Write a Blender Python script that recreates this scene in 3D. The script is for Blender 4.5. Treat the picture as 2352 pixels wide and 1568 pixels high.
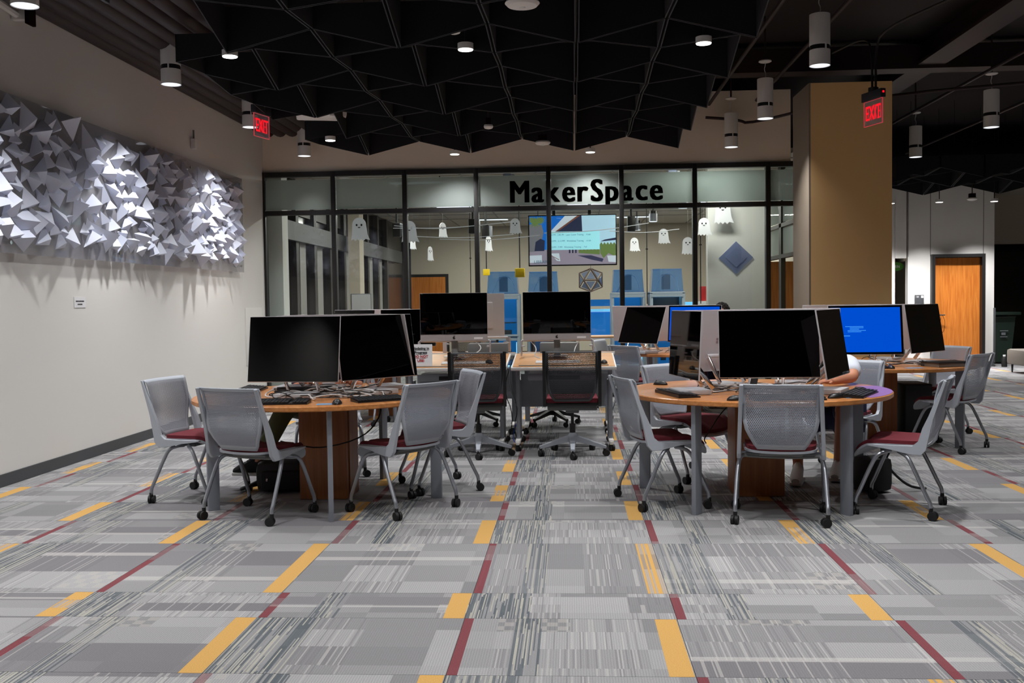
import bpy, bmesh, math, random
from math import sin, cos, pi, radians as R, hypot, atan2
from mathutils import Vector as V, Matrix as M4, Euler

# ------------------------------------------------------------------ camera / world / exposure
sc = bpy.context.scene
for o in list(bpy.data.objects): bpy.data.objects.remove(o)
COL = sc.collection
F, YAW, PITCH, ROLL, H = 2300., .0594, -.0407, -.0141, 1.39
fw = V((-sin(YAW)*cos(PITCH), cos(YAW)*cos(PITCH), sin(PITCH)))
r0 = V((cos(YAW), sin(YAW), 0)); u0 = r0.cross(fw)
cr = cos(ROLL)*r0 + sin(ROLL)*u0; cu = -sin(ROLL)*r0 + cos(ROLL)*u0
cam = bpy.data.cameras.new('camera'); cam.sensor_width = 36; cam.lens = F/2352*36; cam.clip_end = 100
co = bpy.data.objects.new('camera', cam); COL.objects.link(co)
m = M4.Identity(4)
for i in range(3): m[i][0] = cr[i]; m[i][1] = cu[i]; m[i][2] = -fw[i]; m[i][3] = (0, 0, H)[i]
co.matrix_world = m; sc.camera = co
def ray(x, y): return fw*F + cr*(x-1176) - cu*(y-784)
def atY(x, y, Y):
    v = ray(x, y); t = Y/v.y; return V((v.x*t, Y, H+v.z*t))
def atZ(x, y, z=0):
    v = ray(x, y); t = (z-H)/v.z; return V((v.x*t, v.y*t, z))
w = bpy.data.worlds.new('world'); sc.world = w; w.use_nodes = True
w.node_tree.nodes['Background'].inputs[0].default_value = (.55, .6, .7, 1)
w.node_tree.nodes['Background'].inputs[1].default_value = .02
sc.view_settings.view_transform = 'Standard'; sc.view_settings.look = 'None'
sc.view_settings.gamma = 1; sc.view_settings.exposure = 0.0
sc.view_settings.use_curve_mapping = False
K_DOWN = 160.0          # downlight power (W)
def spot(x, y, z, e, size=118, blend=.55, col=(1, .985, .975), r=.06):
    l = bpy.data.lights.new('downlight_bulb', 'SPOT'); l.energy = e; l.spot_size = R(size); l.spot_blend = blend
    l.color = col; l.shadow_soft_size = r
    o = bpy.data.objects.new('downlight_bulb', l); COL.objects.link(o); o.location = (x, y, z)
def area(x, y, z, sx, sy, e, col=(1, 1, 1), rot=(0, 0, 0)):
    l = bpy.data.lights.new('panel_light', 'AREA'); l.shape = 'RECTANGLE'; l.size = sx; l.size_y = sy; l.energy = e; l.color = col
    o = bpy.data.objects.new('panel_light', l); COL.objects.link(o); o.location = (x, y, z); o.rotation_euler = rot

# ------------------------------------------------------------------ materials
def lin(c):
    return tuple(((v/255)/12.92 if v/255 <= .04045 else ((v/255+.055)/1.055)**2.4) for v in c)
class N:
    def __init__(s, nt): s.nt = nt
    def new(s, t, **k):
        n = s.nt.nodes.new(t)
        for a, b in k.items(): setattr(n, a, b)
        return n
class X:
    """a float expression of node sockets"""
    def __init__(s, nt, v): s.nt = nt; s.v = v
    def op(s, o, *a, c=False):
        n = s.nt.nodes.new('ShaderNodeMath'); n.operation = o; n.use_clamp = c
        for i, q in enumerate((s,)+a):
            q = q.v if isinstance(q, X) else q
            if isinstance(q, (int, float)): n.inputs[i].default_value = q
            else: s.nt.links.new(q, n.inputs[i])
        return X(s.nt, n.outputs[0])
    def __add__(s, b): return s.op('ADD', b)
    def __sub__(s, b): return s.op('SUBTRACT', b)
    def __mul__(s, b): return s.op('MULTIPLY', b)
    def __truediv__(s, b): return s.op('DIVIDE', b)
    def gt(s, b): return s.op('GREATER_THAN', b)
    def lt(s, b): return s.op('LESS_THAN', b)
    def floor(s): return s.op('FLOOR')
    def fract(s): return s.op('FRACT')
    def abs(s): return s.op('ABSOLUTE')
def wn(nt, x, y=0., z=0.):
    c = nt.nodes.new('ShaderNodeCombineXYZ')
    for i, q in enumerate((x, y, z)):
        if isinstance(q, X): nt.links.new(q.v, c.inputs[i])
        else: c.inputs[i].default_value = q
    n = nt.nodes.new('ShaderNodeTexWhiteNoise'); n.noise_dimensions = '3D'; nt.links.new(c.outputs[0], n.inputs['Vector'])
    return X(nt, n.outputs['Value'])
def mixc(nt, f, a, b):
    n = nt.nodes.new('ShaderNodeMix'); n.data_type = 'RGBA'
    if isinstance(f, X): nt.links.new(f.v, n.inputs[0])
    else: n.inputs[0].default_value = f
    for q, i in ((a, 6), (b, 7)):
        if isinstance(q, tuple): n.inputs[i].default_value = (*q[:3], 1)
        else: nt.links.new(q, n.inputs[i])
    return n.outputs[2]
MAT = {}
def mat(name, rgb, rough=.6, metal=0, spec=.5, emis=None, es=0, noise=0, ns=40, bump=0, bs=200, srgb=True, coat=0):
    if name in MAT: return MAT[name]
    m = bpy.data.materials.new(name); m.use_nodes = True; nt = m.node_tree; b = nt.nodes['Principled BSDF']
    c = lin(rgb) if srgb else rgb
    b.inputs['Base Color'].default_value = (*c, 1); b.inputs['Roughness'].default_value = rough
    b.inputs['Metallic'].default_value = metal; b.inputs['Specular IOR Level'].default_value = spec
    b.inputs['Coat Weight'].default_value = coat
    if emis: b.inputs['Emission Color'].default_value = (*lin(emis), 1); b.inputs['Emission Strength'].default_value = es
    tc = nt.nodes.new('ShaderNodeTexCoord')
    if noise:
        n = nt.nodes.new('ShaderNodeTexNoise'); n.inputs['Scale'].default_value = ns; n.inputs['Detail'].default_value = 3
        nt.links.new(tc.outputs['Object'], n.inputs['Vector'])
        o = mixc(nt, X(nt, n.outputs[0]), tuple(v*(1-noise) for v in c), tuple(min(1, v*(1+noise)) for v in c))
        nt.links.new(o, b.inputs['Base Color'])
    if bump:
        n = nt.nodes.new('ShaderNodeTexNoise'); n.inputs['Scale'].default_value = bs
        nt.links.new(tc.outputs['Object'], n.inputs['Vector'])
        u = nt.nodes.new('ShaderNodeBump'); u.inputs['Strength'].default_value = bump; u.inputs['Distance'].default_value = .002
        nt.links.new(n.outputs[0], u.inputs['Height']); nt.links.new(u.outputs[0], b.inputs['Normal'])
    MAT[name] = m; return m
def wood(name, a, b_, axis=0, rough=.35, sc_=1.0):
    m = bpy.data.materials.new(name); m.use_nodes = True; nt = m.node_tree; b = nt.nodes['Principled BSDF']
    tc = nt.nodes.new('ShaderNodeTexCoord'); mp = nt.nodes.new('ShaderNodeMapping')
    s = [14*sc_, 14*sc_, 14*sc_]; s[axis] = .9*sc_; mp.inputs['Scale'].default_value = s
    nt.links.new(tc.outputs['Object'], mp.inputs[0])
    n = nt.nodes.new('ShaderNodeTexNoise'); n.inputs['Scale'].default_value = 2.2; n.inputs['Detail'].default_value = 6; n.inputs['Distortion'].default_value = .6
    nt.links.new(mp.outputs[0], n.inputs['Vector'])
    f = (X(nt, n.outputs[0])-.35)*3
    f.v.node.use_clamp = True
    nt.links.new(mixc(nt, f, lin(a), lin(b_)), b.inputs['Base Color'])
    b.inputs['Roughness'].default_value = rough; MAT[name] = m; return m
def glass(name, tint=(.93, .97, .96), refl=.10, haze=0, hazec=(200, 205, 203)):
    m = bpy.data.materials.new(name); m.use_nodes = True; nt = m.node_tree
    for n in list(nt.nodes):
        if n.type == 'BSDF_PRINCIPLED': nt.nodes.remove(n)
    out = nt.nodes['Material Output']
    t = nt.nodes.new('ShaderNodeBsdfTransparent'); t.inputs[0].default_value = (*tint, 1)
    g = nt.nodes.new('ShaderNodeBsdfGlossy'); g.inputs['Roughness'].default_value = .01
    fr = nt.nodes.new('ShaderNodeFresnel'); fr.inputs[0].default_value = 1.5
    gm = nt.nodes.new('ShaderNodeNewGeometry')
    f = X(nt, fr.outputs[0])*(refl/.04)*(X(nt, gm.outputs['Backfacing'])*-1+1)
    f = f.op('MINIMUM', 1.)
    mx = nt.nodes.new('ShaderNodeMixShader'); nt.links.new(f.v, mx.inputs[0]); nt.links.new(t.outputs[0], mx.inputs[1]); nt.links.new(g.outputs[0], mx.inputs[2])
    last = mx
    if haze:
        d = nt.nodes.new('ShaderNodeBsdfDiffuse'); d.inputs[0].default_value = (*lin(hazec), 1)
        tl = nt.nodes.new('ShaderNodeBsdfTranslucent'); tl.inputs[0].default_value = (*lin(hazec), 1)
        dm = nt.nodes.new('ShaderNodeMixShader'); dm.inputs[0].default_value = .5
        nt.links.new(d.outputs[0], dm.inputs[1]); nt.links.new(tl.outputs[0], dm.inputs[2])
        m2 = nt.nodes.new('ShaderNodeMixShader'); m2.inputs[0].default_value = haze
        nt.links.new(mx.outputs[0], m2.inputs[1]); nt.links.new(dm.outputs[0], m2.inputs[2]); last = m2
    nt.links.new(last.outputs[0], out.inputs[0]); MAT[name] = m; return m
def perforated(name, rgb, px, pz, fx, fz, rough=.5):
    m = bpy.data.materials.new(name); m.use_nodes = True; nt = m.node_tree; b = nt.nodes['Principled BSDF']
    b.inputs['Base Color'].default_value = (*lin(rgb), 1); b.inputs['Roughness'].default_value = rough
    uv = nt.nodes.new('ShaderNodeUVMap'); sp = nt.nodes.new('ShaderNodeSeparateXYZ'); nt.links.new(uv.outputs[0], sp.inputs[0])
    u = X(nt, sp.outputs[0]); v = X(nt, sp.outputs[1])/pz
    row = v.floor(); off = (row*.5).fract()
    a = ((u/px+off).fract()-.5).abs().lt(fx/2); c = (v.fract()-.5).abs().lt(fz/2)
    nt.links.new((X(nt, (a*c).v)*-1+1).v, b.inputs['Alpha'])
    MAT[name] = m; return m
mat('wall_paint', (226, 224, 221), .75, bump=.15, bs=300)
mat('wall_beige', (190, 180, 164), .8)
mat('wall_upper', (238, 226, 210), .8)
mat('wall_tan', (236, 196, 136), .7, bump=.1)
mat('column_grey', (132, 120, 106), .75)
mat('white_paint', (225, 225, 222), .6)
mat('base_rubber', (72, 74, 78), .6)
mat('deck_maroon', (40, 22, 24), .6, bump=.1)
mat('deck_end', (150, 84, 48), .8)
mat('ceiling_dark', (24, 15, 15), .8)
mat('felt_black', (20, 21, 26), .95, noise=.35, ns=60)
mat('felt_edge', (52, 56, 62), .9)
mat('frame_black', (26, 25, 25), .45)
mat('alu_grey', (140, 144, 152), .4, metal=.3)
mat('leg_grey', (138, 143, 152), .45, metal=.2)
mat('tube_silver', (160, 164, 172), .32, metal=.75)
mat('chair_grey', (172, 178, 188), .42)
mat('chair_dark', (70, 72, 76), .5)
mat('mech_grey', (110, 112, 112), .5)
mat('maroon_fabric', (104, 28, 40), .95, noise=.25, ns=300, bump=.3, bs=900)
mat('black_plastic', (18, 18, 20), .4)
mat('key_black', (40, 42, 46), .5)
mat('rubber_black', (12, 12, 13), .6)
mat('chrome', (215, 210, 208), .12, metal=1)
mat('brushed_silver', (196, 192, 196), .35, metal=.15)
mat('studio_base', (190, 190, 194), .35, metal=.1)
mat('imac_alu', (206, 202, 202), .3, metal=.35)
mat('imac_chin', (176, 172, 174), .35, metal=.2)
mat('screen_black', (2, 2, 3), .03, spec=.3)
mat('screen_bezel', (4, 4, 6), .12)
mat('screen_blue', (0, 10, 60), .12, emis=(0, 84, 222), es=.85)
mat('screen_text', (40, 120, 220), .4, emis=(70, 160, 240), es=.8)
mat('logo_grey', (150, 140, 144), .3, metal=.4)
mat('paper', (232, 232, 235), .8)
mat('ink_black', (22, 22, 28), .8)
mat('ink_red', (178, 24, 40), .8)
mat('lamp_white', (225, 224, 222), .45)
mat('lamp_glow', (255, 255, 255), .5, emis=(255, 250, 244), es=3.5)
mat('lamp_glow_soft', (255, 255, 255), .5, emis=(230, 238, 250), es=1.3)
mat('letter_maroon', (30, 11, 14), 1.0, spec=.05)
mat('art_paper', (222, 228, 246), .55)
mat('exit_red', (200, 10, 20), .4, emis=(255, 20, 40), es=.95)
mat('exit_edge', (200, 70, 80), .3, emis=(255, 90, 100), es=.3)
mat('box_dark', (40, 42, 46), .5)
mat('cable_black', (14, 14, 16), .5)
mat('cable_white', (208, 208, 208), .5)
mat('cable_blue', (30, 70, 170), .5)
mat('ghost_glow_white', (235, 235, 240), .7, emis=(235, 238, 245), es=.12)  # faint glow added so the paper ghosts and cords look brighter
mat('yellow_box', (232, 196, 20), .5)
mat('red_box', (190, 30, 36), .5)
mat('printer_grey', (150, 164, 178), .5)
mat('printer_inside', (10, 60, 110), .5, emis=(20, 120, 200), es=.42)  # emission stands in for the blue light inside the bays
mat('printer_lit', (200, 230, 250), .5, emis=(150, 220, 255), es=1.1)
mat('printer_window', (48, 60, 70), .2)
mat('blue_counter', (20, 120, 200), .5, emis=(0, 110, 200), es=.36)  # blue light on the counters put into the colour as emission
mat('blue_edge', (120, 200, 240), .5, emis=(110, 200, 255), es=.7)  # lit look of the counter tops painted in as emission
mat('ceiling_tile', (196, 190, 180), .85, noise=.04)
mat('tile_grid', (150, 145, 138), .7)
mat('taupe', (122, 116, 108), .75, bump=.15)
mat('bin_green', (28, 48, 38), .55)
mat('skin_tone', (190, 128, 98), .6)
mat('tshirt_white', (214, 220, 232), .85)
mat('olive', (84, 86, 58), .9)
mat('navy_cloth', (28, 34, 66), .9)
mat('shoe_black', (22, 20, 24), .8)
mat('shoe_white', (205, 205, 205), .7)
mat('hair_dark', (24, 18, 16), .9)
mat('purple_film', (150, 110, 170), .35)
mat('blue_sticker', (110, 150, 190), .5)
mat('window_void_dark', (14, 15, 20), .15)
mat('blind_grey', (132, 130, 128), .8)
mat('sign_dark', (70, 72, 76), .5)
mat('green_sign', (90, 160, 60), .5)
mat('plaque_blue', (120, 132, 160), .3)
wood('wood_top', (176, 112, 60), (205, 140, 84), 0, .28)
wood('wood_desk', (190, 136, 86), (214, 162, 110), 0, .4)
wood('wood_pedestal', (138, 82, 44), (160, 100, 58), 2, .45)
wood('wood_door', (176, 98, 34), (204, 126, 52), 2, .4)
wood('wood_edge', (170, 108, 62), (186, 122, 72), 0, .4)
glass('clear_glass', refl=.05)
glass('frosted_glass', (.80, .86, .85), refl=.03, haze=.80, hazec=(182, 190, 187))
glass('acrylic', (.92, .93, .95), refl=.04, haze=.32, hazec=(205, 204, 212))
glass('printer_dome', (.50, .66, .84), refl=.08, haze=.22, hazec=(130, 180, 230))
glass('plaque_glass', (.8, .84, .94), refl=.06, haze=.55, hazec=(170, 182, 215))
perforated('mesh_grey', (160, 166, 178), .0115, .0095, .55, .52)
perforated('mesh_black', (44, 46, 52), .0125, .0085, .62, .6)
m = bpy.data.materials.new('carpet'); MAT['carpet'] = m; m.use_nodes = True; nt = m.node_tree; b = nt.nodes['Principled BSDF']
b.inputs['Roughness'].default_value = .95; b.inputs['Specular IOR Level'].default_value = .15
CX0, CW = -.482, .925
ROWS = [-1.5, -.9, -.3, .3, .9, 1.55, 2.2, 2.9, 3.656, 4.323, 4.702, 5.675] + [6.285+.6*i for i in range(14)] + [14.685+.6*i for i in range(14)]
uvn = nt.nodes.new('ShaderNodeUVMap'); sp = nt.nodes.new('ShaderNodeSeparateXYZ'); nt.links.new(uvn.outputs[0], sp.inputs[0])
gx = X(nt, sp.outputs[0]); gy = X(nt, sp.outputs[1])         # u = x/CW from boundary, v = row index + fraction
ci = gx.floor(); ri = gy.floor(); fx = gx.fract(); fy = gy.fract()
par = ((ci+ri)*.5).fract().gt(.25)                         # 1 = yellow tile, 0 = red line tile
rnd = wn(nt, ci, ri, 1.); rnd2 = wn(nt, ci, ri, 2.); rnd3 = wn(nt, ci, ri, 3.)
xm = gx*CW
# base greys in blocks
bx_ = (fx*3+rnd*2).floor(); by_ = (fy*3.2+rnd2*3).floor()
blk = wn(nt, bx_, by_, (ci*7+ri*3))
colr = mixc(nt, blk, lin((122, 122, 124)), lin((156, 156, 157)))
darkblk = wn(nt, by_, (ci*5+ri), 8.).gt(.80)
colr = mixc(nt, darkblk*.75, colr, lin((108, 106, 110)))
ribs = (xm*95).fract().gt(.5)
colr = mixc(nt, ribs*.22, colr, lin((96, 94, 98)))
# sparse thin light/dark ribs in part of the blocks
st = wn(nt, (xm*150).floor(), by_, 9.)
ribzone = wn(nt, bx_, (ci+ri*5), 11.).gt(.45)
colr = mixc(nt, st.gt(.84)*ribzone*.5, colr, lin((108, 106, 110)))
colr = mixc(nt, st.lt(.12)*ribzone*.45, colr, lin((176, 174, 172)))
# woven check blocks
chk = ((xm*22).floor()+(fy*13).floor())*.5
chz = wn(nt, bx_, by_, 21.).gt(.93)
colr = mixc(nt, chk.fract().gt(.25)*chz*.4, colr, lin((166, 163, 158)))
# light cross bars
bar = (fy-(rnd3*.8+.1)).abs().lt(.035)
colr = mixc(nt, bar*.55*wn(nt, ci, ri, 4.).gt(.45), colr, lin((176, 174, 172)))
# dark stripe bunches
brk = (fy*1.6+wn(nt, (xm*175).floor(), 3., 3.)*2).floor()
s = wn(nt, (xm*175).floor(), brk, ri)
sc1 = mixc(nt, s.gt(.42), lin((74, 82, 88)), lin((128, 128, 130)))
sc1 = mixc(nt, s.gt(.80), sc1, lin((158, 156, 146)))
lim = (rnd2*.08)+.27
zoneY = par*fx.lt(lim)*rnd.gt(.12)
zoneR = (par*-1+1)*fx.gt(.24)*fx.lt(.37)
zone = (zoneY+zoneR).op('MINIMUM', 1.)
colr = mixc(nt, zone*(rnd3*.35+.6), colr, sc1)
# red hairline left of a boundary, yellow block left of a boundary (last 10 %)
yel = ((ci+ri+1)*.5).fract().gt(.25)*fx.gt(.895)*fx.lt(.995)
ystr = (wn(nt, (xm*100).floor(), 7., 7.).gt(.5)*wn(nt, ri, ci, 13.).gt(.45)*wn(nt, (fy*3).floor(), ci, ri).gt(.3))
colr = mixc(nt, yel*(ystr*-.75+1), colr, lin((188, 148, 86)))
red = (par*-1+1)*fx.lt(.045)
rf = (wn(nt, (fy*3+rnd).floor(), ci, ri).gt(.62)*-.35)+.95
colr = mixc(nt, red*rf, colr, lin((112, 56, 62)))
nz = nt.nodes.new('ShaderNodeTexNoise'); nz.inputs['Scale'].default_value = 260
tc = nt.nodes.new('ShaderNodeTexCoord'); nt.links.new(tc.outputs['Object'], nz.inputs['Vector'])
hs = nt.nodes.new('ShaderNodeHueSaturation'); nt.links.new(colr, hs.inputs['Color'])
nt.links.new((X(nt, nz.outputs[0])*.9+.55).v, hs.inputs['Value']); nt.links.new(hs.outputs[0], b.inputs['Base Color'])

# ------------------------------------------------------------------ mesh helpers
class B:
    def __init__(s): s.b = bmesh.new(); s.uv = None; s.mi = 0
    def _add(s, verts, faces):
        vs = [s.b.verts.new(v) for v in verts]; out = []
        for f in faces:
            try: g = s.b.faces.new([vs[i] for i in f]); g.material_index = s.mi; out.append(g)
            except ValueError: pass
        return vs, out
    def box(s, c, d, rot=None, bev=0):
        x, y, z = d[0]/2, d[1]/2, d[2]/2
        vv = [V((a, b_, e)) for a in (-x, x) for b_ in (-y, y) for e in (-z, z)]
        if rot is not None:
            Rm = Euler(rot).to_matrix(); vv = [Rm @ q for q in vv]
        vs, fs = s._add([q+V(c) for q in vv], [(0, 1, 3, 2), (4, 6, 7, 5), (0, 4, 5, 1), (2, 3, 7, 6), (0, 2, 6, 4), (1, 5, 7, 3)])
        if bev:
            es = list({e for f in fs for e in f.edges})
            bmesh.ops.bevel(s.b, geom=es, offset=bev, segments=2, affect='EDGES', profile=.6)
        return s
    def cyl(s, c, r, h, axis='z', n=20, r2=None):
        r2 = r if r2 is None else r2; A = {'z': (0, 1, 2), 'x': (1, 2, 0), 'y': (2, 0, 1)}[axis]
        vs = []
        for k, rr in ((-h/2, r), (h/2, r2)):
            for i in range(n):
                q = [0, 0, 0]; q[A[0]] = rr*cos(2*pi*i/n); q[A[1]] = rr*sin(2*pi*i/n); q[A[2]] = k
                vs.append(V(q)+V(c))
        fs = [tuple(range(n-1, -1, -1)), tuple(range(n, 2*n))]+[(i, (i+1) % n, n+(i+1) % n, n+i) for i in range(n)]
        s._add(vs, fs); return s
    def lathe(s, prof, c=(0, 0, 0), n=24):
        vs = []; k = len(prof)
        for r, z in prof:
            for i in range(n): vs.append(V((r*cos(2*pi*i/n), r*sin(2*pi*i/n), z))+V(c))
        fs = [(j*n+i, j*n+(i+1) % n, (j+1)*n+(i+1) % n, (j+1)*n+i) for j in range(k-1) for i in range(n)]
        fs += [tuple(range(n-1, -1, -1)), tuple(range((k-1)*n, k*n))]
        s._add(vs, fs); return s
    def tube(s, pts, r, n=8, smooth=2, closed=False):
        P = [V(p) for p in pts]
        for _ in range(smooth):
            Q = [P[0]]
            for a, b_ in zip(P, P[1:]): Q += [a*.75+b_*.25, a*.25+b_*.75]
            Q.append(P[-1]); P = Q
        vs = []; up = V((0, 0, 1))
        nrm = None
        for i, p in enumerate(P):
            d = (P[min(i+1, len(P)-1)]-P[max(i-1, 0)]).normalized()
            if nrm is None: nrm = d.cross(up if abs(d.z) < .9 else V((1, 0, 0))).normalized()
            else: nrm = (nrm-d*nrm.dot(d)).normalized()
            b2 = d.cross(nrm); rr = r if not callable(r) else r(i/(len(P)-1))
            for j in range(n): a = 2*pi*j/n; vs.append(p+nrm*rr*cos(a)+b2*rr*sin(a))
        k = len(P)
        fs = [(i*n+j, i*n+(j+1) % n, (i+1)*n+(j+1) % n, (i+1)*n+j) for i in range(k-1) for j in range(n)]
        fs += [tuple(range(n-1, -1, -1)), tuple(range((k-1)*n, k*n))]
        s._add(vs, fs); return s
    def prism(s, poly, t0, t1, plane='xy'):
        def mk(p, t):
            return {'xy': V((p[0], p[1], t)), 'xz': V((p[0], t, p[1])), 'yz': V((t, p[0], p[1]))}[plane]
        n = len(poly)
        vs = [mk(p, t0) for p in poly]+[mk(p, t1) for p in poly]
        fs = [tuple(range(n-1, -1, -1)), tuple(range(n, 2*n))]+[(i, (i+1) % n, n+(i+1) % n, n+i) for i in range(n)]
        s._add(vs, fs); return s
    def sphere(s, c, r, n=12, sc_=(1, 1, 1)):
        k = n//2; vs = [V((0, 0, -1))]
        for j in range(1, k):
            a = -pi/2+pi*j/k
            for i in range(n): vs.append(V((cos(a)*cos(2*pi*i/n), cos(a)*sin(2*pi*i/n), sin(a))))
        vs.append(V((0, 0, 1))); vs = [V((v.x*r*sc_[0], v.y*r*sc_[1], v.z*r*sc_[2]))+V(c) for v in vs]
        fs = [(0, 1+(i+1) % n, 1+i) for i in range(n)]
        for j in range(k-2): fs += [(1+j*n+i, 1+j*n+(i+1) % n, 1+(j+1)*n+(i+1) % n, 1+(j+1)*n+i) for i in range(n)]
        L = len(vs)-1; fs += [(L, 1+(k-2)*n+i, 1+(k-2)*n+(i+1) % n) for i in range(n)]
        s._add(vs, fs); return s
    def xf(s, mtx): s.b.transform(mtx); return s
    def mesh(s, name, mats, smooth=True):
        bmesh.ops.recalc_face_normals(s.b, faces=s.b.faces)
        me = bpy.data.meshes.new(name); s.b.to_mesh(me); s.b.free()
        for q in (mats if isinstance(mats, (list, tuple)) else [mats]): me.materials.append(MAT[q])
        if smooth:
            for p in me.polygons: p.use_smooth = True
            try: me.set_sharp_from_angle(angle=R(35))
            except Exception: pass
        return me
def obj(name, b, mats, parent=None, loc=None, rz=None, smooth=True):
    me = b.mesh(name, mats, smooth) if isinstance(b, B) else b
    o = bpy.data.objects.new(name, me); COL.objects.link(o)
    if parent: o.parent = parent
    if loc is not None: o.location = loc
    if rz is not None: o.rotation_euler = (0, 0, rz)
    return o
def tag(o, label=None, cat=None, group=None, kind=None):
    if label: o['label'] = label
    if cat: o['category'] = cat
    if group: o['group'] = group
    if kind: o['kind'] = kind
    return o
def thing(name, label, cat, loc=(0, 0, 0), rz=0, group=None):
    o = bpy.data.objects.new(name, None); COL.objects.link(o); o.empty_display_size = .1
    o.location = loc; o.rotation_euler = (0, 0, rz); return tag(o, label, cat, group)
def struct(name, loc=(0, 0, 0), rz=0):
    o = bpy.data.objects.new(name, None); COL.objects.link(o); o.location = loc; o.rotation_euler = (0, 0, rz); o['kind'] = 'structure'; return o
def sobj(name, b, mats, smooth=False):
    o = obj(name, b, mats, smooth=smooth); o['kind'] = 'structure'; return o
def copy_tree(o, parent=None, **k):
    c = o.copy(); COL.objects.link(c)
    if parent: c.parent = parent
    for ch in o.children: copy_tree(ch, c)
    return c
def place(src, loc, rz, label, used={}, **k):
    c = src if id(src) not in used else copy_tree(src)
    used[id(src)] = src
    c.location = loc; c.rotation_euler = (0, 0, rz); c['label'] = label
    for a, b_ in k.items(): c[a] = b_
    return c
def text_mesh(s, size, bold=.0, sx=1., depth=.002, align='CENTER', space=1.):
    cu_ = bpy.data.curves.new('t', 'FONT'); cu_.body = s; cu_.size = size; cu_.offset = bold; cu_.extrude = depth/2
    cu_.align_x = align; cu_.space_character = space; cu_.resolution_u = 3
    o = bpy.data.objects.new('t', cu_); COL.objects.link(o); dg = bpy.context.evaluated_depsgraph_get()
    me = bpy.data.meshes.new_from_object(o.evaluated_get(dg)); bpy.data.objects.remove(o)
    me.transform(M4.Diagonal((sx, 1, 1, 1))); return me
def text(name, s, size, mt, loc, rot, parent=None, **k):
    me = text_mesh(s, size, **k); me.materials.clear(); me.materials.append(MAT[mt])
    o = bpy.data.objects.new(name, me); COL.objects.link(o); o.location = loc; o.rotation_euler = rot
    if parent: o.parent = parent
    return o
rng = random.Random(7)

# ------------------------------------------------------------------ setting: floor
XL, YG, YB = -4.428, 14.35, 27.5
fl = sobj('floor', B().box((4.3, 13, -.03), (17.6, 31, .04)), 'base_rubber')
cols = range(-5, 15)
tile_xy = []
for j in range(len(ROWS)-1):
    for i in cols:
        x0 = CX0+CW*i; x1 = x0+CW; y0, y1 = ROWS[j], ROWS[j+1]
        x0 = max(x0, XL)
        if x1 <= XL+.01: continue
        tile_xy.append((i, j, x0, x1, y0, y1))
def visible(t):
    i, j, x0, x1, y0, y1 = t; ym = (y0+y1)/2
    if y1 < 3.2 or ym > 12: return False
    px = 1313+((x0+x1)/2)*2300/ym
    return -150 < px < 2500
vis = [t for t in tile_xy if visible(t)]
vis.sort(key=lambda t: t[4]); vis = vis[:300]; vs_ = {(t[0], t[1]) for t in vis}
def tile_geo(bm, uvl, t, gap=.0012, top=.006):
    i, j, x0, x1, y0, y1 = t
    a, b_, c, d = x0+gap, x1-gap, y0+gap, y1-gap
    vv = [bm.verts.new(q) for q in ((a, c, 0), (b_, c, 0), (b_, d, 0), (a, d, 0), (a, c, -.008), (b_, c, -.008), (b_, d, -.008), (a, d, -.008))]
    for f in ((0, 1, 2, 3), (0, 4, 5, 1), (1, 5, 6, 2), (2, 6, 7, 3), (3, 7, 4, 0)):
        g = bm.faces.new([vv[k] for k in f])
        for l in g.loops:
            p = l.vert.co
            l[uvl].uv = ((p.x-CX0)/CW, j+(min(max(p.y, y0+.001), y1-.001)-y0)/(y1-y0))
def tiles(name, ts, kind=None):
    bm = bmesh.new(); uvl = bm.loops.layers.uv.new('UVMap')
    for t in ts: tile_geo(bm, uvl, t)
    me = bpy.data.meshes.new(name); bm.to_mesh(me); bm.free(); me.materials.append(MAT['carpet'])
    o = bpy.data.objects.new(name, me); COL.objects.link(o); o.parent = fl
    if kind: o['kind'] = kind
for t in vis: tiles('carpet_tile', [t])
tiles('carpet_field', [t for t in tile_xy if (t[0], t[1]) not in vs_], 'stuff')

# ------------------------------------------------------------------ setting: walls
sobj('wall_left', B().box((XL-.1, 6.1, 1.95), (.2, 16.6, 3.9)), 'wall_paint')
sobj('baseboard_left', B().box((XL+.006, 6.1, .05), (.012, 16.5, .1), bev=.003), 'base_rubber')
# wall above the storefront
sobj('wall_back', B().box((-.75, YG+.1, 3.79), (7.7, .2, 1.0)), 'wall_upper')
sobj('wall_front', B().box((4.5, -2.3, 2), (18.2, .2, 4.6)), 'ceiling_dark')
sobj('wall_right', B().box((13.2, 13, 2), (.2, 31, 4.6)), 'wall_beige')
sobj('ceiling', B().box((4.3, 12.6, 4.75), (18, 30, .2)), 'ceiling_dark')
# ribbed acoustic deck along the left wall
b = B(); n = 9; prof = []
for k in range(n):
    x0 = XL+.177*k
    for t in range(7):
        a = pi*t/6; prof.append((x0+.0885-.0885*cos(a), 3.87-.075*sin(a)))
prof += [(XL+.177*n, 4.05), (XL, 4.05)]
b.prism(prof, -2.2, YG, 'xz')
sobj('trim_1', b, 'deck_maroon', smooth=True)
b = B()
for k in range(n):
    x0 = XL+.177*k+.0885
    pl = [(x0+.07*cos(pi+pi*t/8), 3.872+.062*sin(pi+pi*t/8)) for t in range(9)]
    b.prism(pl, YG-.06, YG-.02, 'xz')
sobj('trim_2', b, 'deck_end')
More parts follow.
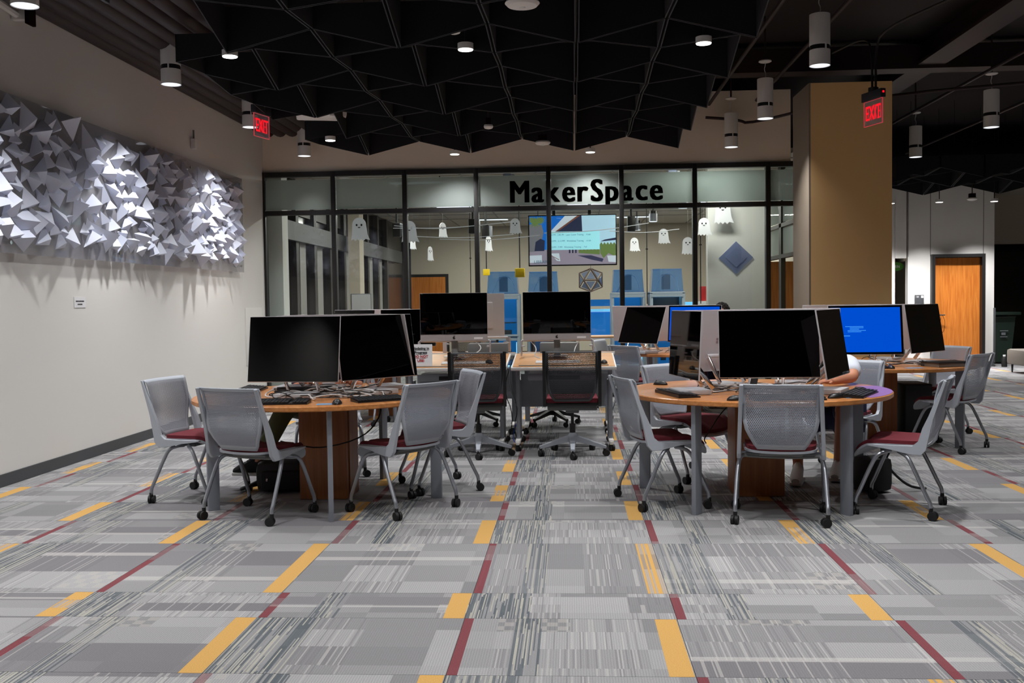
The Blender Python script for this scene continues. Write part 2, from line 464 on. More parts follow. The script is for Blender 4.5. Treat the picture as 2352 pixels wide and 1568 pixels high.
# ceiling beams and pipes
sobj('trim_3', B().box((4.6, 9, 4.33), (.34, 14, .04)).box((4.6, 9, 4.5), (.05, 14, .3)), 'deck_maroon')
sobj('trim_4', B().box((7.6, 9, 4.33), (.3, 14, .04)).box((7.6, 9, 4.5), (.05, 14, .3)), 'deck_maroon')
sobj('trim_5', B().box((4, 13.3, 4.42), (8, .3, .3)).box((5, 8.2, 4.42), (8, .3, .3)), 'deck_maroon')
for k, (x, y0, y1, z) in enumerate(((1.95, 5, 14.2, 4.08), (2.6, 5, 14.2, 4.12), (5.1, 8, 19, 4.1), (6.2, 8, 19, 4.0))):
    tag(obj('ceiling_pipe', B().tube([(x, y0, z), (x, y1, z)], .022, smooth=0), 'deck_maroon'),
        ['dark red ceiling pipe running between baffle cloud and pendant row', 'dark red ceiling pipe just right of the pendant row', 'dark red ceiling pipe above the two right pendants', 'dark red pipe at far right of ceiling'][k], 'pipe')
tag(obj('conduit', B().tube([(1.9, 14.2, 3.9), (2.35, 14.2, 3.86), (2.5, 14.2, 3.79), (3.5, 12.3, 3.79), (8, 11.5, 3.85)], .02), 'deck_maroon'), 'dark conduit running level across the top of the tan column', 'conduit')

# storefront
MX = [-4.428, -3.40, -2.364, -1.334, -.302, .73, 1.758, 2.778, 3.80]
ZT, ZM = 3.285, 2.70
for k in range(8):
    a, c = MX[k], MX[k+1]; wdt = c-a; wn_ = struct('window_%d' % (k+1), (a, YG, 0))
    obj('mullion', B().box((0, 0, ZT/2), (.065, .11, ZT), bev=.004), 'frame_black', wn_)
    if k == 7: obj('mullion', B().box((wdt, 0, ZT/2), (.065, .11, ZT), bev=.004), 'frame_black', wn_)
    obj('head_rail', B().box((wdt/2, 0, ZT-.035), (wdt-.067, .11, .07)), 'frame_black', wn_)
    obj('transom_rail', B().box((wdt/2, 0, ZM), (wdt-.067, .108, .065)), 'frame_black', wn_)
    obj('sill_rail', B().box((wdt/2, 0, .06), (wdt-.067, .11, .12)), 'frame_black', wn_)
    obj('glass_pane', B().box((wdt/2, 0, (ZM+.12)/2), (wdt-.067, .008, ZM-.185)), 'clear_glass', wn_)
    g = obj('glass_pane', B().box((wdt/2, 0, (ZT+ZM)/2), (wdt-.067, .008, ZT-ZM-.11)).xf(M4.Translation((0,0,-.01))), 'clear_glass', wn_)
    obj('frosted_film', B().box((wdt/2, -.008, ZM+.26), (wdt-.069, .002, .43)), 'frosted_glass', wn_)
# MakerSpace lettering
sg = thing('wall_lettering', 'dark maroon MakerSpace letters on the frosted glass band', 'sign', (-.853, YG-.012, 2.79))
s = 'MakerSpace'; widths = []
metas = []
for ch in s:
    me0 = text_mesh(ch, .44, bold=0, sx=.88, align='LEFT', depth=.0015); bm_ = bmesh.new()
    for dx in (-.016, -.008, 0, .008, .016):
        for dy in (-.004, .004):
            q_ = me0.copy(); q_.transform(M4.Translation((dx, dy, 0))); bm_.from_mesh(q_)
    me = bpy.data.meshes.new('letter'); bm_.to_mesh(me); bm_.free()
    xs = [v.co.x for v in me.vertices]; metas.append((me, min(xs), max(xs)))
tot = sum(b_-a for _, a, b_ in metas); gap = (2.17-tot)/(len(s)-1)
x = 0
for me, a, b_ in metas:
    me.materials.clear(); me.materials.append(MAT['letter_maroon'])
    o = bpy.data.objects.new('letter', me); COL.objects.link(o); o.parent = sg; o.location = (x-a, 0, 0); o.rotation_euler = (pi/2, 0, 0)
    x += b_-a+gap
# tan column
cb = B()
cb.box((3.29, 12.42, 1.94), (.935, .84, 3.88), bev=.0)
c_ = sobj('column', cb, 'wall_tan'); c_.name = 'trim_6'
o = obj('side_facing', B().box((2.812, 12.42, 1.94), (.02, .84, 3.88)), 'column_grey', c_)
# right hand far wall with door, opening, sign
YR = 19.7
wr = sobj('wall_far', B().box((5.35, YR+.08, 2.0), (1.75, .16, 4)).box((6.33, YR+.08, 3.05), (.22, .16, 1.9)).box((6.68, YR+.08, 2), (.42, .16, 4)).box((7.39, YR+.08, 3.06), (1.0, .16, 1.88)).box((7.985, YR+.08, 2), (.2, .16, 4)), 'wall_paint')
sobj('baseboard_far', B().box((6.68, YR-.006, .05), (.41, .012, .1)).box((7.985, YR-.006, .05), (.2, .012, .1)), 'base_rubber')
b = B()
for xx in (6.473, 6.889, 7.881): b.box((xx, YR-.002, 2.75), (.012, .006, 1.25))
sobj('trim_7', b, 'blind_grey')
sobj('wall_corner', B().box((8.0, 21.2, 2), (.16, 2.9, 4)), 'wall_paint')
tag(obj('corner_guard', B().box((8.09, YR-.01, .6), (.035, .03, 1.05), bev=.004), 'sign_dark'), 'dark grey guard strip on the wall corner beside the wooden door', 'corner guard')
d = struct('door_1', (6.889, YR, 0))
obj('door_frame', B().box((.03, -.01, 1.05), (.06, .2, 2.1)).box((.962, -.01, 1.05), (.06, .2, 2.1)).box((.496, -.01, 2.13), (.992, .2, .06)), 'frame_black', d, smooth=False)
obj('door_leaf', B().box((.496, .03, 1.05), (.87, .045, 2.08)), 'wood_door', d)
hd = obj('door_handle', B().cyl((.10, -.02, 1.0), .03, .05, 'y').tube([(.10, -.05, 1.0), (.12, -.08, 1.0), (.25, -.08, 1.0)], .012), 'frame_black', d)
obj('key_lanyard', B().tube([(.2, -.085, 1.0), (.25, -.085, .9), (.24, -.085, .72), (.19, -.085, .64), (.15, -.085, .75), (.17, -.085, .95)], .004), 'letter_maroon', d)
rs = thing('room_sign', 'small grey room number plaque on white wall left of wooden door', 'sign', (6.68, YR-.012, 1.28))
obj('plate', B().box((0, 0, 0), (.17, .012, .22), bev=.003), 'sign_dark', rs)
text('lettering', '120', .04, 'paper', (-.04, -.008, .06), (pi/2, 0, 0), rs)
text('lettering', 'Study Room', .03, 'paper', (0, -.008, -.08), (pi/2, 0, 0), rs, sx=.9)
obj('pictogram', B().box((.055, -.007, .075), (.045, .002, .045)).box((.055, -.009, .075), (.02, .002, .02)), ['paper'], rs)
# recess behind the opening left of it
b = B().box((6.35, 21.3, 1.5), (1.3, .12, 3)).box((6.45, 20.6, 2.5), (.05, 1.6, .9)); sobj('wall_recess', b, 'wall_beige')
d = struct('door_2', (5.72, 21.2, 0))
obj('door_frame', B().box((.5, 0, 1), (.9, .08, 2.04)), 'frame_black', d)
obj('door_leaf', B().box((.44, -.05, .98), (.72, .04, 1.94)), 'wood_door', d)
ps = thing('poster', 'green and blue landscape poster hanging on the recessed door', 'poster', (5.93, 21.09, 1.35))
obj('sheet', B().box((0, 0, 0), (.42, .006, .75)), 'plaque_blue', ps)
obj('green_hill', B().prism([(-.2, -.3), (.2, -.3), (.2, .1), (.0, -.02), (-.2, -.1)], -.012, -.006, 'xz'), 'green_sign', ps)
gs = thing('hanging_sign', 'green oval welcome sign hung in recess right of tan column', 'sign', (6.32, 20.0, 1.95))
obj('plate', B().prism([(.17*cos(2*pi*k/20), .09*sin(2*pi*k/20)) for k in range(20)], -.006, .006, 'xz'), 'green_sign', gs)
text('lettering', 'OPEN', .07, 'paper', (0, -.01, -.025), (pi/2, 0, 0), gs)
obj('string', B().tube([(-.08, 0, .06), (0, 0, .2), (.08, 0, .06)], .003, smooth=0), 'cable_black', gs)
# dim corridor at the far right
sobj('wall_end', B().box((10.5, 24.5, 2), (5.2, .2, 4.2)), 'window_void_dark')  # darkness of the corridor painted into this end wall
sobj('wall_header', B().box((10.2, 22.6, 3.0), (4.3, .2, 1.05)), 'wall_beige')
sobj('ceiling_corridor', B().box((10.5, 21.1, 3.55), (5, 3, .05)), 'ceiling_tile')
bn = thing('wheelie_bin', 'dark green wheelie bin behind the white wall corner', 'bin', (8.56, 20.55, 0))
obj('body', B().lathe([(.20, .04), (.29, .92), (.31, .94)], n=4).xf(M4.Rotation(pi/4, 4, 'Z')), 'bin_green', bn, smooth=False)
obj('lid', B().box((0, 0, 1.0), (.56, .60, .06), bev=.02).cyl((0, .25, .96), .03, .5, 'x'), 'bin_green', bn)
obj('wheel', B().cyl((-.24, .2, .1), .1, .05, 'x'), 'rubber_black', bn); obj('wheel', B().cyl((.24, .2, .1), .1, .05, 'x'), 'rubber_black', bn)
obj('printed_label', B().box((-.02, -.222, .66), (.16, .004, .018)).box((-.03, -.216, .60), (.08, .004, .05)).box((-.02, -.21, .54), (.14, .004, .018)), 'alu_grey', bn)
bt = thing('water_bottle', 'small black bottle with white cap beside the wall corner', 'bottle', (8.22, 19.55, 0))
obj('body', B().lathe([(.05, 0), (.052, .16), (.03, .2)], n=16), 'rubber_black', bt); obj('cap', B().cyl((0, 0, .215), .025, .03), 'paper', bt)
ot = thing('ottoman', 'taupe upholstered ottoman bench at right edge near dark corridor', 'ottoman', (8.34, 17.9, 0))
obj('seat', B().box((0, 0, .28), (1.25, .75, .27), bev=.05), 'taupe', ot)
for a in (-.55, .55):
    for c in (-.3, .3): obj('leg', B().cyl((a, c, .07), .012, .14, r2=.02, n=10), 'frame_black', ot)

# ------------------------------------------------------------------ ceiling baffle cloud
CB, CX_, XB, Y00, ZTOP = .70, .69, .068, 7.82, 3.72
HV = {(0, 0): 3.367, (1, 0): 3.533, (1, 1): 3.483, (0, 1): 3.575}      # corner heights by column / row parity
def baffle_meshes(pi_, pj):
    g = .009; t = .010; hx, hy = CX_/2-g, CB/2-g; out = []
    zc = {(sx, sy): HV[((pi_+(sx > 0)) % 2, (pj+(sy > 0)) % 2)] for sx in (-1, 1) for sy in (-1, 1)}
    for a, c in (((-1, -1), (1, -1)), ((1, -1), (1, 1)), ((1, 1), (-1, 1)), ((-1, 1), (-1, -1))):
        p, q = V((a[0]*hx, a[1]*hy, 0)), V((c[0]*hx, c[1]*hy, 0)); nrm = -V((p.x+q.x, p.y+q.y, 0)).normalized()*t
        b = B(); vs = []
        for off in (V((0, 0, 0)), nrm):
            vs += [V((p.x, p.y, zc[a]))+off, V((q.x, q.y, zc[c]))+off, V((q.x, q.y, ZTOP))+off, V((p.x, p.y, ZTOP))+off]
        b._add(vs, [(0, 1, 2, 3), (4, 7, 6, 5), (1, 5, 6, 2), (0, 3, 7, 4), (3, 2, 6, 7)])
        b.mi = 1; b._add([vs[0], vs[1], vs[5], vs[4]], [(0, 3, 2, 1)])
        out.append(b.mesh('felt_panel', ['felt_black', 'felt_edge'], smooth=False))
    return out
BM = {(a, c): baffle_meshes(a, c) for a in (0, 1) for c in (0, 1)}
hang = B().cyl((0, 0, (4.65+ZTOP)/2), .003, 4.65-ZTOP, n=6).box((0, 0, ZTOP-.02), (CB-.05, .03, .02)).mesh('hanger', 'frame_black')
NTH = ['', 'second ', 'third ', 'fourth ', 'fifth ', 'sixth ', 'seventh ', 'eighth ', 'ninth ', 'tenth ', 'eleventh ', 'twelfth ']
def baffle_label(i, j):
    c = 'at right edge' if i == 1 else 'at left edge' if i == -5 else '%sfrom right edge' % NTH[1-i]
    r_ = 'row nearest back wall' if j == 7 else '%srow from back wall' % NTH[7-j]
    return 'black felt baffle box, %s, %s' % (r_, c)
def cloud(cells, xb, y0, dz, label, group):
    for i, j in cells:
        t = thing('ceiling_baffle', label if dz else baffle_label(i, j), 'ceiling baffle', (xb+CX_*(i+.5), y0+CB*(j+.5), dz), 0, group)
        for me in BM[(i % 2, j % 2)]: obj('felt_panel', me, None, t)
        obj('hanger', hang, None, t)
cells = []
for j in range(-4, 8):
    for i in range(-5, 2):
        if i == -5 and (j in (5, 6) or j < 1): continue
        cells.append((i, j))
# corner low when (i+j) even at vertex (i,j): vertex (0,0) low
cloud(cells, XB, Y00, 0, 'black felt baffle box with zigzag lower edge in the near ceiling cloud', 'felt baffle boxes of the near ceiling cloud')
cloud([(i, j) for i in range(0, 10) for j in range(0, 4)], 5.2, 16.4, -.12, 'black felt baffle box in the far right ceiling cloud', 'felt baffle boxes of the far right cloud')
tag(obj('baffle_frame', B().box((-3.62, 6.3, 3.80), (.03, 3.0, .05)).box((-3.3, 7.8, 3.93), (.65, .03, .03)).box((-3.3, 7.3, 3.93), (.65, .03, .03)).box((-3.62, 11.7, 3.90), (.03, 1.4, .05)).box((-3.3, 12.5, 3.90), (.6, .03, .03)), 'sign_dark'), 'thin dark metal grid frame beside left edge of the baffle cloud', 'ceiling frame')
for (x, y, z, lb) in ((-3.05, 7.35, 3.72, 'white ceiling projector at top left partly above the baffles'), (-3.0, 12.0, 3.62, 'white ceiling projector far left in gap of the baffle cloud')):
    t = thing('projector', lb, 'projector', (x, y, z), .25)
    obj('body', B().box((0, 0, .06), (.55, .42, .12), bev=.03).box((.22, -.16, .03), (.2, .18, .1), bev=.03), 'lamp_white', t)
    obj('lens', B().cyl((-.1, -.22, .05), .04, .04, 'y'), 'black_plastic', t)
    obj('mount_pole', B().cyl((0, 0, .5), .02, .8), 'black_plastic', t)

# ------------------------------------------------------------------ pendants and can lights
def make_pendant():
    t = thing('pendant_light', '', 'pendant light', (0, 0, 0), 0, 'white cylinder pendants')
    r = .092
    obj('cylinder', B().lathe([(r-.008, .02), (r, .0), (r, .14)], n=32).lathe([(r, .18), (r, .46), (r-.006, .462)], n=32), 'lamp_white', t)
    obj('vent_band', B().cyl((0, 0, .16), r-.004, .05, n=32), 'black_plastic', t)
    for a in (R(-70), R(110)): obj('vent_rib', B().box(((r-.001)*cos(a), (r-.001)*sin(a), .16), (.012, .012, .06), rot=(0, 0, a)), 'lamp_white', t)
    obj('diffuser', B().cyl((0, 0, .008), r-.010, .01, n=32), 'lamp_glow_soft', t)
    obj('cord', B().tube([(0, 0, .46), (.01, 0, .52), (-.012, 0, .57), (.004, 0, .62), (0, 0, .66)], .004, smooth=1), 'lamp_white', t)
    obj('canopy', B().lathe([(.06, .652), (.075, .66), (.07, .672)], n=24), 'lamp_white', t)
    obj('conduit_stub', B().cyl((0, 0, .94), .012, .54, n=8), 'deck_maroon', t)
    return t
pend = make_pendant()
PL = [(-3.76, 6.83, 3.48, 'white cylinder pendant cut by top left corner of the view'), (-3.76, 9.38, 3.48, 'nearest full white cylinder pendant beside the left wall'),
      (-3.80, 11.85, 3.50, 'white cylinder pendant directly behind the left red exit sign'), (-3.72, 13.98, 3.46, 'white cylinder pendant before the back wall at left'),
      (2.28, 9.34, 3.48, 'largest white pendant, hung above left of tan column'), (2.29, 11.95, 3.47, 'white pendant second in the row left of tan column'),
      (2.22, 14.0, 3.45, 'smallest white pendant before the back wall left of tan column'), (5.25, 12.9, 3.46, 'larger white pendant at far right of tan column'),
      (5.20, 15.5, 3.46, 'smaller white pendant just right of tan column')]
for x, y, z, lb in PL:
    place(pend, (x, y, z), rng.uniform(-.3, .3), lb)
    spot(x, y, z-.01, K_DOWN*(.3 if y > 13.8 and x < 3 else 1.7 if x < -3 else 1.5), 80 if y > 13.8 and x < 3 else 104 if x < -3 else 108, 1.0)
for x, y in ((-3.76, 4.3), (-3.76, 1.8), (2.28, 6.8), (5.3, 10.4), (5.3, 7.8), (2.28, 4.2)):
    place(pend, (x, y, 3.48), 0, 'white cylinder pendant above and behind the viewpoint, outside the picture'); spot(x, y, 3.47, K_DOWN*(1.7 if x < -3 else 1.5), 104 if x < -3 else 108, 1.0)
def make_can():
    t = thing('can_light', '', 'ceiling light', (0, 0, 0), 0, 'small can lights among the baffles')
    obj('housing', B().lathe([(.062, 0), (.066, 0), (.066, .05), (.0, .052)], n=24), 'lamp_white', t)
    obj('diffuser', B().cyl((0, 0, -.003), .061, .006, n=24), 'lamp_glow', t)
    obj('stem', B().cyl((0, 0, .65), .008, 1.2, n=8), 'frame_black', t)
    return t
can = make_can()
for x, y, z, lb in ((-2.86, 8.42, 3.49, 'bright can light at left under a baffle corner'), (-.855, 8.42, 3.49, 'bright can light near middle top of the baffle cloud'),
                    (1.115, 8.42, 3.485, 'bright can light at right end of the baffle cloud'), (-3.05, 12.75, 3.47, 'can light under the far left projector'),
                    (-1.58, 13.85, 3.42, 'can light before back wall above second window bay group'), (.29, 13.95, 3.42, 'can light before back wall above letter k of the sign'),
                    ):
    place(can, (x, y, z), 0, lb); spot(x, y, z-.012, K_DOWN*1.4, 126, 1.0)
for x in (-2.347, -.277, 1.103):
    for y in (3.2, 5.37, 10.97): 
        z = 3.60 if y > 6 else 3.46
        place(can, (x, y, z), 0, 'small can light hidden between baffles, out of direct view'); spot(x, y, z-.012, K_DOWN*1.4, 126, 1.0)
for x, y, z in ((7.5, 8.5, 3.46), (7.5, 11.5, 3.46), (10, 14, 3.46), (7.4, 14.2, 3.46), (10, 10, 3.46), (10, 17.5, 3.2)):
    place(can, (x, y, z), 0, 'can light over the right hand floor, outside the picture'); spot(x, y, z-.01, K_DOWN*1.1, 120, .5)
for x, y in ((5.9, 18.9), (6.75, 18.85), (7.75, 18.9)):
    place(can, (x, y, 3.08), 0, 'can light washing the white wall around the wooden door'); spot(x, y, 3.07, K_DOWN*4.2, 100, 1.0)
# ceiling sensors
for (x, y, z, r, lb) in ((-.31, 6.95, 3.41, .12, 'large round white ceiling sensor at top middle'), (-.893, 7.92, 3.5, .055, 'small white smoke detector under dark red box above bright can light'),
                         (-.935, 11.7, 3.4, .055, 'small white smoke detector in middle of baffle cloud'), (-.34, 13.0, 3.4, .10, 'white disc sensor at lower rim of baffle cloud'),
                         (7.2, 18.5, 3.08, .09, 'white disc sensor before the far right white wall')):
    t = thing('ceiling_sensor', lb, 'sensor', (x, y, z))
    obj('disc', B().lathe([(r*.45, -.012), (r*.85, -.004), (r, .015), (r*.9, .035)], n=28).sphere((0, 0, -.012), r*.2, 12, (1, 1, .5)), 'lamp_white', t)
    obj('junction_box', B().box((0, 0, .075), (r*1.1, r*1.1, .08), bev=.006), 'letter_maroon', t)
    obj('stem', B().cyl((0, 0, .6), .009, 1.0, n=8), 'deck_maroon', t)
# exit signs
def exit_sign(loc, rz, lb, twin):
    t = thing('exit_sign', lb, 'exit sign', loc, rz)
    obj('panel', B().box((0, 0, 0), (.31, .008, .25), bev=.002), 'acrylic', t)
    b = B()
    for q, dd in (((0, .125), (.31, .006)), ((0, -.125), (.31, .006)), ((-.155, 0), (.006, .25)), ((.155, 0), (.006, .25))):
        b.box((q[0], 0, q[1]), (dd[0], .011, dd[1]))
    obj('lit_edge', b, 'exit_edge', t)
    text('lettering', 'EXIT', .21, 'exit_red', (0, -.006, -.07), (pi/2, 0, 0), t, bold=.0, sx=.60, depth=.003)
    text('lettering', 'EXIT', .21, 'exit_red', (0, .006, -.07), (pi/2, 0, pi), t, bold=.0, sx=.60, depth=.003)
    obj('housing', B().box((0, 0, .17), (.33, .06, .09), bev=.006), 'box_dark', t)
    obj('lamp_dot', B().box((.168, 0, .18), (.004, .02, .02)), 'exit_red', t)
    b = B()
    if twin:
        b.tube([(-.02, 0, .2), (-.02, 0, .62), (-.12, 0, .8), (-.9, .1, .82)], .012); b.tube([(.04, 0, .2), (.04, 0, .62), (.14, 0, .8), (1.1, .1, .85)], .012)
    else: b.cyl((0, 0, .55), .012, .7, n=8)
    b.cyl((0, 0, .23), .05, .04)
    obj('conduit', b, 'frame_black', t)
exit_sign((-3.40, 11.0, 3.36), R(76), 'red lit exit sign beside the left wall and pendants', False)
exit_sign((3.10, 10.5, 3.255), R(-72), 'red lit exit sign in front of the tan column', True)
# fire strobe at the top left and small wall notices
t = thing('fire_alarm', 'dark red fire alarm strobe on white bracket at top of left wall', 'alarm', (-4.33, 7.85, 3.72))
obj('strobe', B().box((.05, 0, 0), (.03, .12, .16), bev=.005), 'letter_maroon', t)
obj('bracket', B().box((-.03, 0, 0), (.13, .06, .08), bev=.01).tube([(-.05, 0, .0), (-.05, -1.2, .1)], .03, smooth=0), 'wall_paint', t)
t = thing('wall_sensor', 'small beige sensor high on the left wall near exit sign', 'sensor', (XL+.03, 11.6, 3.28))
obj('body', B().box((0, 0, 0), (.06, .07, .12), bev=.01), 'lamp_white', t); obj('bracket', B().cyl((-.0, 0, .1), .01, .12), 'mech_grey', t)
t = thing('wall_notice', 'small white printed paper notice on left wall under the artwork', 'notice', (XL+.002, 8.8, 1.43))
obj('sheet', B().box((0, 0, 0), (.003, .21, .095)), 'paper', t)
b = B()
for k in range(9): b.box((.002, -.068+.017*k, .01), (.001, .013, .012))
for k in range(5): b.box((.002, -.036+.018*k, -.018), (.001, .014, .011))
obj('lettering', b, 'ink_black', t, smooth=False)
tag(obj('access_panel', B().box((XL+.005, 13.75, .95), (.008, .72, .78), bev=.002), 'wall_paint'), 'white flush access panel low on left wall near corner', 'access panel')

# ------------------------------------------------------------------ pyramid artwork on the left wall
art = thing('wall_artwork', 'clear panel artwork covered in pale blue paper pyramids on left wall', 'artwork', (XL, 0, 0))
obj('backing_panel', B().box((.06, 9.3, 2.44), (.010, 7.8, 1.245), bev=.002), 'acrylic', art)
b = B()
for y in (5.6, 7.6, 9.5, 11.4, 13.1):
    for z in (1.9, 2.98): b.cyl((.03, y, z), .012, .06, 'x', n=10); b.cyl((.068, y, z), .016, .006, 'x', n=12)
obj('standoff', b, 'chrome', art)
def pyr_mesh(k):
    rr = random.Random(k); b = B(); r = 1.0
    a0 = rr.uniform(0, 2*pi); tri = [(r*cos(a0+2*pi*i/3+rr.uniform(-.3, .3)), r*sin(a0+2*pi*i/3+rr.uniform(-.3, .3))) for i in range(3)]
    ap = V((rr.uniform(.55, .95), rr.uniform(-.5, .5), rr.uniform(-.5, .3)))
    P = [V((0, y, z)) for y, z in tri]+[ap]
    b._add(P, [(0, 1, 2), (0, 1, 3), (1, 2, 3), (2, 0, 3)])
    return b.mesh('pyramid', 'art_paper', smooth=False)
PM = [pyr_mesh(k) for k in range(24)]
pts = []; tries = 0; rr = random.Random(3)
while len(pts) < 300 and tries < 60000:
    tries += 1
    y = rr.uniform(5.9, 13.05); z = 1.94+1.02*rr.random()**1.15; s_ = rr.uniform(.075, .155)
    if any(hypot(y-a, z-c) < .50*(s_+d_) for a, c, d_ in pts): continue
    pts.append((y, z, s_))
for k, (y, z, s_) in enumerate(pts):
    o = obj('pyramid', PM[k % 24], None, art, (.066+.0004*(k % 7), y, z)); o.scale = (s_*1.1, s_, s_)
    o.rotation_euler = (rr.choice((0, .2, -.2, .5, 2.1, 4.2)), 0, 0)

# ------------------------------------------------------------------ stacking chair
def caster(b, x, y, a, r=.028):
    mt = M4.Translation((x, y, 0)) @ M4.Rotation(a, 4, 'Z')
    q = B()
    for sx in (-.013, .013): q.cyl((sx, -.012, r), r, .018, 'x', n=16)
    q.box((0, -.008, r+.012), (.012, .03, .034), bev=.003); q.cyl((0, 0, r*2+.006), .013, .03, n=12)
    q.xf(mt)
    tmp = bpy.data.meshes.new('t'); q.b.to_mesh(tmp); q.b.free(); b.b.from_mesh(tmp); bpy.data.meshes.remove(tmp)
def back_surface(rows, ncol, yfun, mats_idx=(0, 1), thick=.006, rim=1):
    """rows: list of (z, halfwidth); returns a bmesh grid with uv in metres; outer cells use material 0, inner 1"""
    b = B(); bm = b.b; uvl = bm.loops.layers.uv.new('UVMap'); G = []
    for z, hw in rows:
        line = []
        for i in range(ncol+1):
            t = -1+2*i/ncol
            if rim:  # narrow outer column
                e = 1-.023/hw
                t = {0: -1, 1: -e, ncol-1: e, ncol: 1}.get(i, -e+2*e*(i-1)/(ncol-2))
            x = hw*t; line.append(bm.verts.new((x, yfun(z, x), z)))
        G.append(line)
    nr = len(rows)
    for j in range(nr-1):
        for i in range(ncol):
            f = bm.faces.new((G[j][i], G[j][i+1], G[j+1][i+1], G[j+1][i]))
            f.material_index = 0 if (i in (0, ncol-1) or j in (0, nr-2)) else 1
            for l in f.loops: l[uvl].uv = (l.vert.co.x+1, l.vert.co.z)
    return b
def make_chair(frame='chair_grey', mesh_='mesh_grey'):
    t = thing('stacking_chair', '', 'chair', (0, 0, 0), 0, 'grey mesh back chairs with maroon seats')
    # backrest
    yf = lambda z, x: -.175-.28*(z-.42)-.035*math.exp(-((z-.58)/.10)**2)+.55*x*x-(.9*max(0, z-.845))
    rows = [(.460, .140), (.490, .163), (.51, .173), (.54, .190), (.585, .212), (.64, .224), (.70, .228), (.76, .231), (.82, .234), (.846, .238), (.865, .243)]
    bk = obj('backrest', back_surface(rows, 14, yf), [frame, mesh_], t)
    md = bk.modifiers.new('s', 'SOLIDIFY'); md.thickness = .007; md.offset = 0
    # side uprights joined with arms under the seat
    for sx in (-1, 1):
        poly = [(.16, .452), (.16, .440), (.02, .424), (-.10, .398), (-.165, .396), (-.195, .43), (-.232, .62), (-.31, .862), (-.293, .865), (-.206, .64), (-.172, .565), (-.150, .48), (-.115, .450), (0, .449)]
        b = B(); b.prism(poly, -.012, .012, 'yz')
        for v in b.b.verts: v.co.x += sx*(.252-.02*max(0, (v.co.z-.42)/.44))
        bmesh.ops.bevel(b.b, geom=[e for e in b.b.edges], offset=.003, segments=1, affect='EDGES')
        obj('side_upright', b, frame, t)
    # lumbar connector tabs
    # seat
    def seat_poly(g, n=28):
        out = []
        for i in range(n):
            a = 2*pi*i/n; c, s_ = cos(a), sin(a); p = .42
            x = abs(c)**p*(1 if c > 0 else -1)*(.228-g); y = abs(s_)**p*(1 if s_ > 0 else -1)*(.225-g)
            x *= (1.0+.05*(y/.22))
            out.append((x, y+.035))
        return out
    def slab(g, z0, z1, crown=0):
        b = B(); b.prism(seat_poly(g), z0, z1)
        bmesh.ops.triangulate(b.b, faces=[f for f in b.b.faces if len(f.verts) > 4])
        bmesh.ops.subdivide_edges(b.b, edges=b.b.edges[:], cuts=1, use_grid_fill=True)
        for v in b.b.verts:
            y = v.co.y; k = -.9*max(0, y-.13)**2*6 if y > .13 else 0
            v.co.z += k+.012*(abs(v.co.x)/.23)**2+.03*max(0, -.05-y)*.5
            if crown and v.co.z > z1-.012+k: v.co.z += crown*max(0, 1-(v.co.x/.22)**2-((y-.035)/.24)**2)
        return b
    obj('seat_shell', slab(0, .428, .443), frame, t)
    obj('seat_cushion', slab(.010, .443, .466, .014), 'maroon_fabric', t)
    obj('seat_frame', B().box((0, -.05, .405), (.44, .03, .022), bev=.004).box((0, .06, .408), (.40, .05, .02), bev=.004).box((0, 0, .412), (.26, .2, .016), bev=.004)
        .tube([(-.23, -.06, .40), (-.1, -.06, .392), (.1, -.06, .392), (.23, -.06, .40)], .010), 'mech_grey', t)
    for sx in (-1, 1):
        for sy in (-1, 1):
            y0 = -.02 if sy < 0 else .03
            P = [(sx*.17, y0, .402), (sx*.225, y0+sy*.02, .404), (sx*.25, y0+sy*.065, .385), (sx*.262, y0+sy*.10, .32), (sx*.272, sy*.205, .135), (sx*.273, sy*.222, .105), (sx*.273, sy*.225, .058)]
            lg = obj('leg', B().tube(P, .0125, n=10, smooth=2), 'tube_silver', t)
            cbm = B(); caster(cbm, sx*.273, sy*.225, rng.uniform(-1.5, 1.5)); obj('caster', cbm, 'rubber_black', lg)
    return t
chair = make_chair()
g1 = 'grey mesh chairs at the near left round table'; g2 = 'grey mesh chairs at the near right round table'
CH = [(-2.06, 6.435, 68.6, 'grey mesh chair at front left of left table, its back to the viewer', g1),
      (-1.137, 6.64, 142, 'grey mesh chair at front right of left table, turned left', g1),
      (-2.69, 7.06, -12, 'leftmost grey chair by the white wall facing the left table', g1),
      (-1.01, 7.436, 204, 'grey chair at right back of left table near the black mesh task chair', g1),
      (-1.98, 8.02, -75, 'grey chair behind left table, sat on by the person in olive trousers', g1),
      (.61, 6.84, 14.5, 'grey chair at left side of right table, turned right', g2),
      (1.304, 6.35, 79, 'grey chair front centre of right table, its full back to the viewer', g2),
      (2.12, 6.61, 153.4, 'grey chair right of the right table, seen from its side with lit maroon seat', g2),
      (.92, 7.85, -50, 'grey chair at back left of right table behind the keyboard', g2),
      (2.14, 8.12, 232, 'grey chair behind the person in white shirt at right table', g2),
      (.80, 11.55, 40, 'pale grey chair behind the desks at left front of the middle back table', 'grey mesh chairs at the middle back table'),
      (.62, 13.0, -20, 'grey chair whose white top shows beyond the right desk', 'grey mesh chairs at the middle back table'),
      (3.40, 9.24, 136, 'grey chair at right of the far right table, its back to the viewer', 'grey mesh chairs at the far right table'),
      (3.62, 10.35, 205, 'grey chair behind far right table facing the viewer before the wooden door', 'grey mesh chairs at the far right table'),
      (-2.45, 11.35, 80, 'grey chair at the back left table, only a leg shows under left table', 'grey mesh chairs at the back left table'),
      (1.96, 13.25, -110, 'grey chair of the curly haired person at middle back table', 'grey mesh chairs at the middle back table')]
for x, y, a, lb, g in CH: place(chair, (x, y, 0), R(a-90), lb, group=g)

